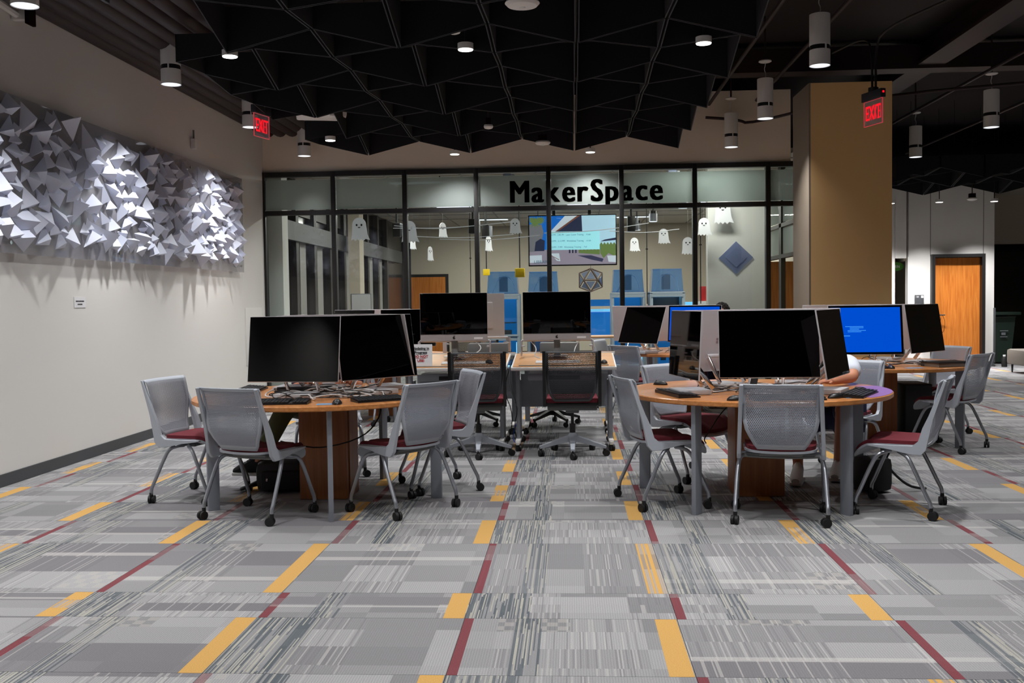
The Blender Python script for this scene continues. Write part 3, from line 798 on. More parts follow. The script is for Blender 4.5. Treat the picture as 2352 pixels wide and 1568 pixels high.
# ------------------------------------------------------------------ task chair
def make_task(base='chair_grey'):
    t = thing('task_chair', '', 'chair', (0, 0, 0), 0, 'black mesh task chairs at the desks')
    yf = lambda z, x: -.20-.10*(z-.45)-.04*math.exp(-((z-.62)/.12)**2)+.5*x*x
    rows = [(.50, .15), (.515, .17), (.56, .195), (.62, .215), (.70, .225), (.78, .228), (.86, .23), (.925, .23), (.94, .23)]
    bk = obj('backrest', back_surface(rows, 14, yf), ['chair_dark', 'mesh_black'], t); md = bk.modifiers.new('s', 'SOLIDIFY'); md.thickness = .008; md.offset = 0
    for sx in (-1, 1):
        poly = [(.05, .50), (.05, .47), (-.17, .45), (-.205, .47), (-.245, .70), (-.255, .945), (-.232, .945), (-.215, .72), (-.16, .52), (-.12, .50)]
        b = B(); b.prism(poly, -.014, .014, 'yz')
        for v in b.b.verts: v.co.x += sx*.243
        obj('side_upright', b, 'black_plastic', t)
    obj('seat_cushion', B().box((0, .03, .505), (.46, .45, .045), bev=.02), 'maroon_fabric', t)
    obj('seat_pan', B().box((0, .03, .472), (.47, .44, .03), bev=.012), 'black_plastic', t)
    obj('mechanism', B().box((0, .0, .432), (.44, .26, .045), bev=.015).box((0, .02, .40), (.12, .16, .04), bev=.01), 'mech_grey', t)
    obj('gas_lift', B().cyl((0, 0, .33), .014, .14).cyl((0, 0, .22), .027, .12), 'frame_black', t)
    for k in range(5):
        a = 2*pi*k/5+pi/2+pi/5
        b = B(); L = .31
        b._add([V((.03, -.032, .125)), V((.03, .032, .125)), V((.03, .03, .175)), V((.03, -.03, .175)), V((L, -.016, .068)), V((L, .016, .068)), V((L, .015, .092)), V((L, -.015, .092))],
               [(0, 1, 2, 3), (7, 6, 5, 4), (0, 4, 5, 1), (2, 6, 7, 3), (1, 5, 6, 2), (0, 3, 7, 4)])
        b.xf(M4.Rotation(a, 4, 'Z')); lg = obj('base_arm', b, base, t)
        c = B(); caster(c, (L-.01)*cos(a), (L-.01)*sin(a), rng.uniform(0, 3)); obj('caster', c, 'rubber_black', lg)
    obj('hub', B().lathe([(.03, .11), (.045, .13), (.04, .18), (.028, .2)], n=20), base, t)
    return t
tk = make_task(); tk2 = make_task('frame_black')
place(tk, (-.85, 9.0, 0), R(4), 'black mesh task chair at the left desk beside the paper sign')
place(tk, (.0, 8.98, 0), R(0), 'black mesh task chair at the right desk with full back view')
place(tk2, (-.22, 11.15, 0), R(176), 'task chair with black base on far side of the right desk')
place(tk2, (-1.05, 11.2, 0), R(190), 'task chair with black base on far side of the left desk')

# ------------------------------------------------------------------ round tables
TZ = .746
def make_table():
    t = thing('round_table', '', 'table', (0, 0, 0), 0, 'round wooden computer tables')
    r = .909
    obj('tabletop', B().lathe([(r-.008, TZ-.034), (r, TZ-.028), (r, TZ-.005), (r-.006, TZ)], n=96), 'wood_top', t)
    for k in range(5):
        a = 2*pi*k/5
        b = B().box((.80, 0, (TZ-.036)/2), (.078, .032, TZ-.036), bev=.003); b.xf(M4.Rotation(a, 4, 'Z')); obj('leg', b, 'leg_grey', t)
    return t
tb = make_table()
TB = [(-1.767, 7.046, -1.293, 'near left round wooden table with two black monitors facing the viewer'),
      (1.282, 7.09, -2.228, 'near right round wooden table with purple film on its right edge'),
      (2.90, 9.78, -.72, 'far right round wooden table carrying the blue screen monitor'),
      (1.42, 12.45, -1.0, 'middle back round wooden table behind the right desk'),
      (-2.35, 12.25, -1.2, 'back left round wooden table behind the left table')]
for k, (x, y, a, lb) in enumerate(TB): place(tb, (x, y, 0), a, lb)
PED = [(-1.767, 7.13, 0, 'wooden box pedestal under the near left round table'), (1.30, 7.19, 0, 'wooden box pedestal under the near right round table'),
       (2.93, 9.90, 0, 'dark wooden pedestal under the far right round table'), (1.42, 12.5, 0, 'wooden pedestal under the middle back round table'), (-2.33, 12.3, 0, 'wooden pedestal under the back left round table')]
for x, y, a, lb in PED:
    # pedestal stays a part of its table
    i = PED.index((x, y, a, lb)); par = [o for o in bpy.data.objects if o.name.startswith('round_table') and abs(o.location.x-TB[i][0]) < 1e-3 and abs(o.location.y-TB[i][1]) < 1e-3][0]
    b = B().box((0, 0, .355), (.34, .34, .705), bev=.003).box((.17, .03, .355), (.02, .28, .70))
    o = obj('pedestal', b, 'wood_pedestal', par)
    q = M4.Rotation(-TB[i][2], 4, 'Z') @ V((x-TB[i][0], y-TB[i][1], 0)); o.location = q; o.rotation_euler = (0, 0, -TB[i][2])
# purple film and stickers on the tables
pf = []
for k in range(16):
    a = R(-48+4*k); pf.append((.902*cos(a), .902*sin(a)))
for k in range(16):
    a = R(12-4*k); pf.append((.72*cos(a)+.03, .72*sin(a)))
tag(obj('purple_film', B().prism(pf, TZ+.0004, TZ+.0016), 'purple_film', loc=(1.282, 7.09, 0)), 'purple film sheet curving along right edge of the near right table', 'film')
for (x, y, z, s_, lb) in ((-1.55, 6.30, TZ, .16, 'pale blue sticker under the mouse on left table'), (.72, 7.18, TZ, .14, 'pale blue sticker behind keyboard on right table'), (1.78, 6.44, TZ, .12, 'grey blue sticker near right mouse on right table'), (3.02, 9.02, TZ, .16, 'blue sticker at front of far right table')):
    tag(obj('sticker', B().box((x, y, z+.001), (s_, s_*.55, .0014), rot=(0, 0, .2)), 'blue_sticker'), lb, 'sticker')

# ------------------------------------------------------------------ computers
def make_studio(lit=False, lean=9):
    t = thing('desktop_computer', '', 'computer', (0, 0, 0), 0, 'flat silver all in one computers')
    W_, H_ = .655, .452; zc = .335    # +y is the viewing side, the top leans to -y
    mt = M4.Translation((0, 0, zc)) @ M4.Rotation(R(lean), 4, 'X')
    obj('display_case', B().box((0, 0, 0), (W_, .011, H_), bev=.004).xf(mt), 'brushed_silver', t)
    b = B().box((0, .0065, 0), (W_-.008, .002, H_-.008)).xf(mt); obj('display_glass', b, 'screen_bezel' if lit else 'screen_black', t)
    if lit:
        sc_ = obj('lit_screen', B().box((0, .0085, 0), (W_-.045, .0015, H_-.045)).xf(mt), 'screen_blue', t)
        b = B()
        for q in range(5): b.box((.10-.02*(q % 2), .0102, .03-.012*q), (.16-.04*(q % 3), .001, .005))
        b.box((.17, .0102, -.055), (.06, .001, .006)); obj('screen_text', b.xf(mt), 'screen_text', sc_)
    b = B()
    for a in (-1, 1):
        for c in (-1, 1): b.box((a*.011, -.0062, c*.011), (.019, .001, .019))
    obj('back_logo', b.xf(mt), 'logo_grey', t)
    obj('hinge_bar', B().cyl((0, -.02, zc-.11), .016, .24, 'x', n=16), 'brushed_silver', t)
    for sx in (-1, 1):
        obj('stand_arm', B().box((sx*.112, -.085, (zc-.11+.045)/2), (.014, .03, .235), rot=(R(-38) if 0 else R(-36), 0, 0), bev=.003), 'chrome', t)
    obj('computer_base', B().box((0, -.03, .018), (.25, .22, .032), bev=.004), 'studio_base', t)
    return t
st0 = make_studio(); st1 = make_studio(True); st2 = make_studio(False, 20); st3 = make_studio(False, 3)
SP = [(st0, -1.889, 6.72, -97, TZ, 'left black monitor facing the viewer on near left table'), (st0, -1.37, 6.98, -43, TZ, 'right black monitor on near left table reflecting the wall'),
      (st0, -2.12, 7.36, 178, TZ, 'monitor at left rear of near left table, only its silver top edge shows'), (st0, -1.35, 7.42, 34, TZ, 'monitor at right rear of near left table, turned away'), (st0, -1.86, 7.55, 106, TZ, 'monitor at back of near left table, turned to person in olive trousers'),
      (st0, 1.305, 6.72, -93, TZ, 'black monitor squarely facing the viewer on near right table'), (st3, .765, 6.80, -169, TZ, 'monitor at left of near right table reflecting the desks'), (st0, 1.73, 6.75, -27, TZ, 'narrow edge on monitor at right of near right table'),
      (st0, 1.61, 7.40, 82, TZ, 'silver back of monitor at right rear of near right table'), (st0, 1.06, 7.33, 122, TZ, 'silver monitor back with square logo at left rear of near right table'),
      (st1, 2.66, 9.24, -93, TZ, 'monitor with solid blue screen on far right table'), (st0, 3.28, 9.52, -45, TZ, 'black monitor at right of the far right table'), (st0, 3.12, 10.1, 50, TZ, 'silver back of monitor at right rear of far right table'), (st0, 2.55, 10.15, 115, TZ, 'silver back of monitor behind the blue screen'),
      (st2, .83, 11.85, -140, TZ, 'tilted black monitor at left of the middle back table'), (st1, 1.49, 12.25, -112, TZ, 'blue lit monitor in front of the curly haired person'), (st0, .85, 12.75, 75, TZ, 'silver monitor back at left of the middle back table'), (st0, 1.36, 12.72, 108, TZ, 'silver monitor back behind the tilted black monitor'),
      (st0, -1.95, 11.9, -70, TZ, 'black monitor on back left table beside the iMac desk'), (st0, -2.65, 12.05, -120, TZ, 'black monitor at left of the back left table'), (st0, -2.35, 12.6, 90, TZ, 'silver monitor back on back left table')]
for k in range(len(SP)):
    if 'iMac' in SP[k][5]: SP[k] = SP[k][:5]+('black monitor on back left table just left of the desks',)
for s_, x, y, a, z, lb in SP: place(s_, (x, y, z), R(a-90), lb)
tiltm = [o for o in bpy.data.objects if o.get('label', '') == 'tilted black monitor at left of the middle back table'][0]
# keyboards and mice
def make_keyboard():
    t = thing('keyboard', '', 'keyboard', (0, 0, 0), 0, 'black keyboards')
    obj('body', B().prism([(-.075, 0), (.075, 0), (.075, .022), (-.075, .009)], -.225, .225, 'yz'), 'black_plastic', t)
    b = B()
    for r_ in range(6):
        for c in range(19):
            if c in (14,): continue
            b.box((-.21+.0233*c, -.06+.024*r_, .013+.0875*(-.06+.024*r_+.075)+.003), (.019, .019, .006))
    k = obj('keys', b, 'key_black', t, smooth=False); k['kind'] = 'stuff'
    return t
def make_mouse():
    t = thing('mouse', '', 'mouse', (0, 0, 0), 0, 'black mice')
    obj('shell', B().sphere((0, 0, 0), 1, 16, (.033, .058, .034)), 'black_plastic', t)
    me = t.children[0].data
    for v in me.vertices:
        if v.co.z < 0: v.co.z = 0
    obj('scroll_wheel', B().cyl((0, .03, .027), .008, .007, 'x', n=12), 'mech_grey', t)
    return t
kb = make_keyboard(); ms = make_mouse()
for x, y, a, lb in ((-1.92, 6.34, 4, 'black keyboard under left monitor on near left table'), (-1.22, 6.52, 32, 'black keyboard on right part of near left table'),
                    (.70, 6.72, 105, 'black keyboard beside the left chair on near right table'), (1.86, 6.60, 62, 'black keyboard propped up at right of near right table'),
                    (2.55, 9.02, 0, 'black keyboard below the blue screen'), (-2.38, 7.3, 95, 'black keyboard at left side of near left table'), (1.35, 6.36, 2, 'black keyboard hidden behind front chair of near right table')):
    place(kb, (x, y, TZ), R(a), lb)
for x, y, a, lb in ((-1.50, 6.30, 10, 'black mouse on pale sticker on near left table'), (1.02, 6.33, -70, 'black mouse left of front chair on near right table'), (1.66, 6.42, -60, 'black mouse right of front chair on near right table'),
                    (.66, 7.52, 60, 'black mouse at left rear of near right table'), (2.80, 8.97, 0, 'shiny black mouse below the blue screen'), (3.58, 9.6, 60, 'black mouse at right edge of far right table'), (1.93, 6.83, 100, 'black mouse behind propped keyboard')):
    place(ms, (x, y, TZ), R(a), lb)
# cables
def cable(cx, cy, r, seed, mt, lb, grp, z=TZ, n=9, rad=.0035):
    q = random.Random(seed); P = []; a = q.uniform(0, 6.3)
    x, y = cx+r*.8*cos(a), cy+r*.8*sin(a); h = q.uniform(0, 6.3)
    for k in range(n):
        P.append((x, y, z+.006+q.random()**3*.05)); h += q.uniform(-1.3, 1.3)
        x += .13*cos(h); y += .13*sin(h)
        if hypot(x-cx, y-cy) > r: x += (cx-x)*.4; y += (cy-y)*.4; h = atan2(cy-y, cx-x)
    tag(obj('cable', B().tube(P, rad, n=6, smooth=2), mt), lb, 'cable', grp)
for (cx, cy, nm, cnt) in ((-1.70, 6.92, 'near left table', 27), (1.30, 6.98, 'near right table', 22), (2.95, 9.6, 'far right table', 10), (1.3, 12.1, 'middle back table', 6)):
    for k in range(cnt):
        c = 'cable_white' if k % 3 == 0 else 'cable_black'
        w_ = 'white' if k % 3 == 0 else 'black'
        cable(cx, cy, .48, 100*k+int(cx*10), c, 'one %s cable of the tangle on the %s' % (w_, nm), '%s cables tangled on the %s' % (w_, nm), rad=.0045 if k % 3 == 0 else .0035)
tag(obj('power_strip', B().box((-1.95, 7.2, TZ+.02), (.4, .06, .04), rot=(0, 0, .3), bev=.005), 'black_plastic'), 'black power strip lying among cables on near left table', 'power strip')
tag(obj('power_strip', B().box((1.35, 7.02, TZ+.018), (.3, .055, .035), rot=(0, 0, -.1), bev=.005), 'lamp_white'), 'white power strip behind front monitor on near right table', 'power strip')
tag(obj('hanging_cable', B().tube([(-1.36, 7.0, .70), (-1.34, 6.95, .6), (-1.42, 6.75, .47), (-1.7, 6.7, .40), (-1.9, 6.75, .42), (-2.02, 6.8, .44)], .005), 'cable_black'), 'black cable looping below near left table across pedestal', 'cable')
tag(obj('hanging_cable', B().tube([(1.12, 6.93, .70), (1.0, 6.85, .6), (.93, 6.8, .50), (.88, 6.78, .44), (.9, 6.8, .41)], .004), 'cable_black'), 'black cable hanging below near right table beside pedestal', 'cable')
lt = thing('laptop_stand', 'closed black laptop on a silver box at right of far right table', 'laptop', (3.36, 9.22, TZ), R(20))
obj('body', B().box((0, 0, .018), (.34, .24, .034), bev=.004), 'taupe', lt); obj('lid', B().box((0, 0, .040), (.36, .26, .010), bev=.003), 'black_plastic', lt)
sp_ = thing('smartphone', 'black phone propped up by the cables on near right table', 'phone', (1.20, 6.72, TZ), 0)
obj('body', B().box((0, 0, .055), (.055, .009, .11), rot=(.35, 0, .5), bev=.003), 'black_plastic', sp_)

# ------------------------------------------------------------------ tilting desks with risers and all in one computers
def make_desk():
    t = thing('drafting_desk', '', 'desk', (0, 0, 0), 0, 'tilting desks with wooden tops')
    zf, zb, dp, W_ = .775, .862, .78, .97; an = atan2(zb-zf, dp)
    mt = M4.Translation((0, 0, zf)) @ M4.Rotation(an, 4, 'X')
    obj('desk_edge', B().box((0, dp/2, -.016), (W_, dp, .030), bev=.004).xf(mt), 'lamp_white', t)
    obj('desktop', B().box((0, dp/2+.004, .001), (W_-.03, dp-.03, .006)).xf(mt), 'wood_desk', t)
    obj('pencil_stop', B().box((0, .06, .006), (W_-.14, .02, .008), bev=.002).xf(mt), 'mech_grey', t)
    obj('drawer', B().box((0, .28, .68), (.66, .4, .06), bev=.004), 'alu_grey', t)
    obj('drawer_slot', B().box((-.0, .078, .675), (.30, .01, .035)), 'black_plastic', t)
    obj('modesty_panel', B().box((0, .5, .52), (.84, .012, .32)), 'alu_grey', t)
    for sx in (-1, 1):
        lg = obj('leg', B().box((sx*.43, .16, .41), (.035, .06, .68), bev=.004).box((sx*.43, .28, .36), (.05, .09, .56), bev=.004), 'alu_grey', t)
        obj('foot', B().box((sx*.43, .33, .085), (.045, .68, .03), bev=.006).box((sx*.43, .0, .075), (.03, .06, .03), bev=.005), 'lamp_white', lg)
        for y_ in (.02, .64): c = B(); caster(c, sx*.43, y_, .3+y_, .03); obj('caster', c, 'rubber_black', lg)
    return t
dk = make_desk()
DP = [(-1.09, 9.2, 0, 'left tilting desk carrying the do not use paper sign'), (-.075, 9.18, 0, 'right tilting desk with keyboard and round mouse'),
      (-1.05, 11.0, 180, 'left desk of far row, back to back with near desks'), (-.05, 11.0, 180, 'right desk of far row, back to back with near desks')]
for x, y, a, lb in DP: place(dk, (x, y, 0), R(a), lb)
def make_imac():
    t = thing('silver_computer', '', 'computer', (0, 0, 0), 0, 'silver all in one computers with black screens')
    W_, H_ = .65, .46
    # origin at bottom centre of the display; front is -y
    b = B()
    n = 6
    obj('case', B().box((0, .012, H_/2), (W_, .012, H_), bev=.005).lathe([(.02, 0)], n=4) if 0 else B().box((0, .012, H_/2), (W_, .012, H_), bev=.005).box((0, .028, H_/2), (W_*.6, .03, H_*.6), bev=.014), 'imac_alu', t)
    obj('screen', B().box((0, .0045, .06+(H_-.06)/2), (W_-.004, .004, H_-.064), bev=.0015), 'screen_black', t)
    ch_ = obj('chin', B().box((0, .0045, .029), (W_-.004, .004, .056)), 'imac_chin', t)
    ap = []
    for k in range(28):
        a = 2*pi*k/28; r = .0125*(1+.10*abs(sin(a))**.5-.18*max(0, sin(a))**12-.12*max(0, -sin(a))**12)
        x, z = r*cos(a), r*sin(a)*1.05
        if x > .007 and abs(z-.002) < .007: x = .0075-.004*cos((z-.002)/.007*pi/2)
        ap.append((x, z))
    obj('fruit_emblem', B().prism([(p[0], p[1]+.029) for p in ap], .0, .0022, 'xz').prism([(0.0, .043), (.004, .044), (.008, .050), (.003, .050), (-.0005, .047)], 0, .0022, 'xz'), 'ink_black', ch_)
    obj('asset_label', B().box((.235, .0018, .022), (.085, .001, .018)).box((.235, .0012, .022), (.06, .001, .004)), 'paper', ch_)
    # sheet metal riser that carries it
    b = B()
    b.tube([(-.34, .07, -.005), (.34, .07, -.005)], .012, smooth=0)
    for sx in (-1, 1):
        b.box((sx*.33, .08, -.06), (.035, .16, .012), rot=(0, 0, 0)); b.box((sx*.345, .08, -.08), (.012, .15, .15), bev=.004)
    obj('riser', b, 'imac_chin', t)
    obj('neck', B().box((0, .05, -.07), (.06, .014, .20), bev=.003), 'mech_grey', t)
    obj('foot', B().box((0, .06, -.152), (.20, .19, .008), bev=.003), 'imac_alu', t)
    return t
im = make_imac()
place(im, (-.139, 9.60, 1.01), R(0), 'silver computer with black screen on the right desk')
place(im, (-1.13, 9.60, 1.012), R(3), 'silver computer with black screen on the left desk behind the paper sign')
place(im, (-1.02, 10.55, 1.01), R(200), 'silver computer turned away on the far left desk, its pale back lit')
# paper sign
t = thing('paper_sign', 'white paper sign reading updating in progress do not use', 'sign', (-1.41, 9.3, .79), 0)
obj('sheet', B().box((0, 0, .10), (.215, .003, .21), rot=(R(-8), 0, 0)), 'paper', t)
for k, (s_, mt) in enumerate((('Updating in', 'ink_black'), ('Progress', 'ink_black'), ('DO NOT', 'ink_red'), ('USE!', 'ink_red'))):
    z = .155-.038*k; y = -.0035+(z-.10)*math.tan(R(8))
    text('lettering', s_, .034, mt, (0, y, z), (R(82), 0, 0), t, bold=.0008, depth=.001)
    if k < 3: obj('underline', B().box((0, y, z-.006), (.15 if k == 0 else .10, .001, .002)), mt, t)
for (x, a, lb) in ((-1.02, 0, 'white slim keyboard on the left desk'), (-.13, 0, 'white slim keyboard on the right desk behind task chair')):
    t = thing('slim_keyboard', lb, 'keyboard', (x, 9.42, .803), 0, 'white slim keyboards')
    t.rotation_euler = (atan2(.087, .78), 0, 0)
    obj('body', B().box((0, 0, .005), (.42, .115, .009), bev=.003), 'lamp_white', t)
    b = B()
    for r_ in range(5):
        for c in range(18): b.box((-.197+.0232*c, -.044+.022*r_, .0105), (.019, .017, .003))
    k = obj('keys', b, 'paper', t, smooth=False); k['kind'] = 'stuff'
o = place(ms, (.30, 9.35, .797), R(0), 'round glossy black mouse on right end of right desk'); 
o = place(ms, (-.78, 9.42, .806), R(30), 'black mouse on the left desk seen through chair mesh')
tag(obj('desk_mat', B().box((-.42, 9.55, .817), (.2, .1, .002), rot=(.11, 0, .1)), 'blue_sticker'), 'pale blue mat on left end of right desk', 'mat')
for k, (P, mt, lb) in enumerate((([(-.4, 9.68, 1.0), (-.33, 9.6, .93), (-.36, 9.5, .86), (-.3, 9.5, .84)], 'cable_white', 'white cable dropping behind left of right desk computer'), ([(.08, 9.68, 1.0), (.03, 9.6, .93), (.02, 9.5, .86), (-.05, 9.5, .84)], 'cable_white', 'white cable dropping behind right of right desk computer'),
                                ([(-.93, 9.68, 1.0), (-.85, 9.6, .93), (-.98, 9.55, .86), (-1.05, 9.5, .845)], 'cable_white', 'white cable curling on the left desk'),
                                ([(-.58, 9.6, .86), (-.60, 9.4, .6), (-.5, 9.3, .4), (-.55, 9.3, .2), (-.5, 9.4, .02)], 'cable_black', 'black cable hanging between the two desks'), ([(-.56, 9.7, .85), (-.66, 9.5, .55), (-.55, 9.45, .3), (-.62, 9.4, .02)], 'cable_black', 'thicker black cable hanging at the left desk leg'),
                                ([(-.54, 9.7, .5), (-.5, 9.5, .3), (-.58, 9.4, .1), (-.5, 9.3, .02)], 'cable_blue', 'blue cable bunch on carpet between desk legs'))):
    tag(obj('cable', B().tube(P, .0045, n=6), mt), lb, 'cable')
t = thing('desk_caddy', 'grey low organiser box standing behind the left desk', 'box', (-.85, 10.2, .86)); obj('body', B().box((0, 0, .05), (.4, .2, .1), bev=.01), 'mech_grey', t)
t = thing('desk_caddy', 'grey low organiser box standing behind the right desk', 'box', (-.12, 10.2, .86)); obj('body', B().box((0, 0, .05), (.4, .2, .1), bev=.01), 'mech_grey', t)

# ------------------------------------------------------------------ makerspace beyond the glass
sobj('wall_maker_back', B().box((.6, YB+.1, 1.75), (10.0, .2, 3.5)), 'wall_beige')
sobj('wall_maker_right', B().box((4.25, 21.0, 1.75), (.12, 13, 3.5)), 'wall_beige')
ml = sobj('wall_maker_left', B().box((-4.62, 21, 1.75), (.16, 13, 3.5)), 'window_void_dark')
cl = sobj('ceiling_maker', B().box((-.15, 20.95, 3.46), (8.9, 13.0, .06)), 'ceiling_tile')
b = B()
for k in range(9): b.box((-.15, 15+1.22*k, 3.425), (8.7, .03, .012))
for k in range(7): b.box((-4.2+1.22*k, 20.9, 3.424), (.03, 13, .012))
obj('ceiling_grid', b, 'tile_grid', cl)
b = B()
for k in range(9): obj('curtain_mullion', B().box((-4.50, 15.0+1.15*k, 1.7), (.12, .16, 3.4)), 'frame_black', ml)
for k in range(8):
    if k != 5: obj('blind', B().box((-4.515, 15.55+1.15*k, 1.3), (.02, .38, 2.5)), 'blind_grey', ml)
obj('beam_cladding', B().box((-4.44, 20.5, 2.55), (.1, 11, .3)), 'sign_dark', ml)
obj('blind', B().box((-4.515, 17.5, 3.1), (.02, 5, .5)), 'blind_grey', ml)
sobj('trim_8', B().box((-4.35, 14.75, 1.72), (.22, .3, 3.4)), 'white_paint')
sobj('trim_9', B().box((-4.2, 19.5, 1.72), (.22, .4, 3.4)), 'wall_beige')
sobj('wall_stub', B().box((2.54, 15.7, 1.72), (.86, .22, 3.4)), 'white_paint')
d = struct('door_3', (-4.35, YB, 0))
p = atY(943, 640, YB); p2 = atY(1026, 640, YB)
obj('door_frame', B().box(((p.x+p2.x)/2+4.35, -.02, 1.07), (p2.x-p.x+.1, .06, 2.16)), 'frame_black', d)
obj('door_leaf', B().box(((p.x+p2.x)/2+4.35, -.06, 1.04), (p2.x-p.x-.06, .04, 2.06)), 'wood_door', d)
# side partition with doors right of the storefront
pw = sobj('wall_partition', B().box((3.3, 16.0, 3.1), (.06, .1, .7)), 'frame_black')
for y in (14.75, 15.9, 17.2): obj('post', B().box((3.3, y, 1.7), (.07, .16, 3.4)), 'frame_black', pw)
obj('rail', B().box((3.3, 16.6, 2.5), (.07, 4.2, .06)).box((3.3, 16.6, 2.02), (.08, 4.2, .06)), 'frame_black', pw)
obj('glass_pane', B().box((3.3, 16.6, 2.95), (.01, 4.2, .8)).box((3.3, 16.6, 2.26), (.01, 4.2, .4)), 'frosted_glass', pw)
sobj('door_4', B().box((3.72, 17.6, 1.0), (.8, .05, 2.0)), 'wood_door')
# TV
tv = thing('wall_television', 'large hanging screen showing a training schedule over a campus photo', 'television', (.035, 16.4, 2.36))
obj('bezel', B().box((0, 0, 0), (1.44, .06, .83), bev=.008), 'black_plastic', tv)
def em(name, rgb, s_=.75): return mat(name, rgb, .5, emis=rgb, es=s_)
mat('tv_struts', (110, 92, 84), .7); em('tv_sky', (70, 150, 220)); em('tv_deep', (20, 100, 190)); em('tv_wall', (170, 205, 225)); em('tv_dark', (40, 46, 70)); em('tv_ground', (140, 130, 145)); em('tv_green', (98, 118, 66)); em('tv_panel', (150, 215, 225), .9); em('tv_pale', (190, 200, 210)); em('tv_trunk', (110, 110, 115)); em('tv_ink', (70, 110, 130), .5); em('tv_brown', (110, 70, 60)); em('tv_shadow', (60, 60, 90), .6)
def tvp(name, pl, mt, k): return obj(name, B().prism(pl, -.0305-.0006*k, -.030-.0006*k, 'xz'), mt, tv, smooth=False)
tvp('picture', [(-.70, -.395), (.70, -.395), (.70, .395), (-.70, .395)], 'tv_deep', 1)
tvp('picture_sky', [(-.45, .0), (-.1, .0), (-.1, .395), (-.45, .395)], 'tv_deep', 2)
tvp('picture_wall', [(.15, -.1), (.70, -.1), (.70, .395), (.15, .395)], 'tv_wall', 2)
tvp('picture_building', [(-.34, .10), (.16, .14), (.15, .395), (.03, .395)], 'tv_dark', 3)
tvp('picture_roof', [(-.38, .12), (-.33, .10), (.10, .395), (-.12, .395)], 'tv_pale', 4)
tvp('picture_eave', [(-.34, .10), (-.30, .10), (.13, .395), (.08, .395)], 'tv_brown', 5)
tvp('picture_ground', [(-.70, -.395), (.70, -.395), (.70, -.15), (-.70, -.15)], 'tv_ground', 3)
tvp('picture_trunk', [(-.70, -.18), (-.62, -.18), (-.50, -.02), (-.47, .14), (-.50, .26), (-.70, .26)], 'tv_trunk', 4)
rr = random.Random(5)
for q_, (cx_, cz_, r1, r2) in enumerate(((-.60, .30, .12, .05), (-.52, .33, .10, .04), (-.66, .34, .08, .03))):
    pl = [(cx_+(r1 if k % 2 else r2)*cos(2*pi*k/26+q_), cz_+(r1*.8 if k % 2 else r2)*sin(2*pi*k/26+q_)) for k in range(26)]
    tvp('picture_palm', [(max(-.70, p[0]), min(.395, p[1])) for p in pl], 'tv_green', 5+q_*.3)
tvp('picture_bush', [(-.62, -.17), (-.46, -.17), (-.45, .0), (-.52, .03), (-.60, -.02)], 'tv_dark', 6)
tvp('picture_low_wall', [(-.70, -.24), (-.50, -.235), (-.50, -.35), (-.70, -.36)], 'tv_pale', 5)
tvp('picture_ramp', [(-.36, -.21), (-.22, -.21), (-.20, -.34), (-.26, -.33)], 'tv_pale', 5)
tvp('picture_rail', [(-.37, -.23), (-.22, -.31), (-.22, -.32), (-.37, -.24)], 'tv_brown', 6)
pl = [(.10+.34*k/12, -.19+(.05 if k % 2 else .02)) for k in range(13)]+[(.44, -.24), (.10, -.21)]
tvp('picture_shrubs', pl, 'tv_green', 5)
pl = [(.44+.26*k/10, -.02+(-.02 if k % 2 else -.06)) for k in range(11)]+[(.70, -.28), (.58, -.22), (.50, -.30), (.45, -.22)]
tvp('picture_shrubs', pl, 'tv_green', 6)
tvp('picture_dark_band', [(.45, -.03), (.70, -.01), (.70, .03), (.52, .0)], 'tv_dark', 6.5)
tvp('picture_shadow', [(.08, -.25), (.30, -.25), (.50, -.31), (.48, -.36), (.30, -.32)], 'tv_shadow', 5)
tvp('picture_planter', [(.56, -.26), (.70, -.26), (.70, -.37), (.58, -.36)], 'tv_pale', 7)
for k in range(3): tvp('picture_post', [(-.06+.05*k, -.21), (-.035+.05*k, -.21), (-.035+.05*k, -.15), (-.06+.05*k, -.15)], 'tv_dark', 6)
tvp('schedule_panel', [(-.42, -.155), (.44, -.155), (.44, .14), (-.42, .14)], 'tv_panel', 7)
for k, s_ in enumerate(('1:30 PM - 2:45 PM   Laser Cutter Training   - 4 left', '4:30 PM - 5:15 PM   Workshop Training   - 6 left', '5:30 PM - 7 PM   Workshop Training   - Full')):
    text('schedule_line', s_, .040, 'tv_ink', (-.38, -.0365, .075-.10*k), (pi/2, 0, 0), tv, sx=.82 if k == 0 else .86, depth=.0005, align='LEFT')
text('caption', 'LIBRARY', .07, 'tv_ink', (-.50, -.0365, -.37), (pi/2, 0, 0), tv, depth=.0005)
obj('ceiling_pole', B().box((-.3, .05, .75), (.05, .05, .7)).box((.28, .05, .75), (.05, .05, .7)), 'black_plastic', tv)
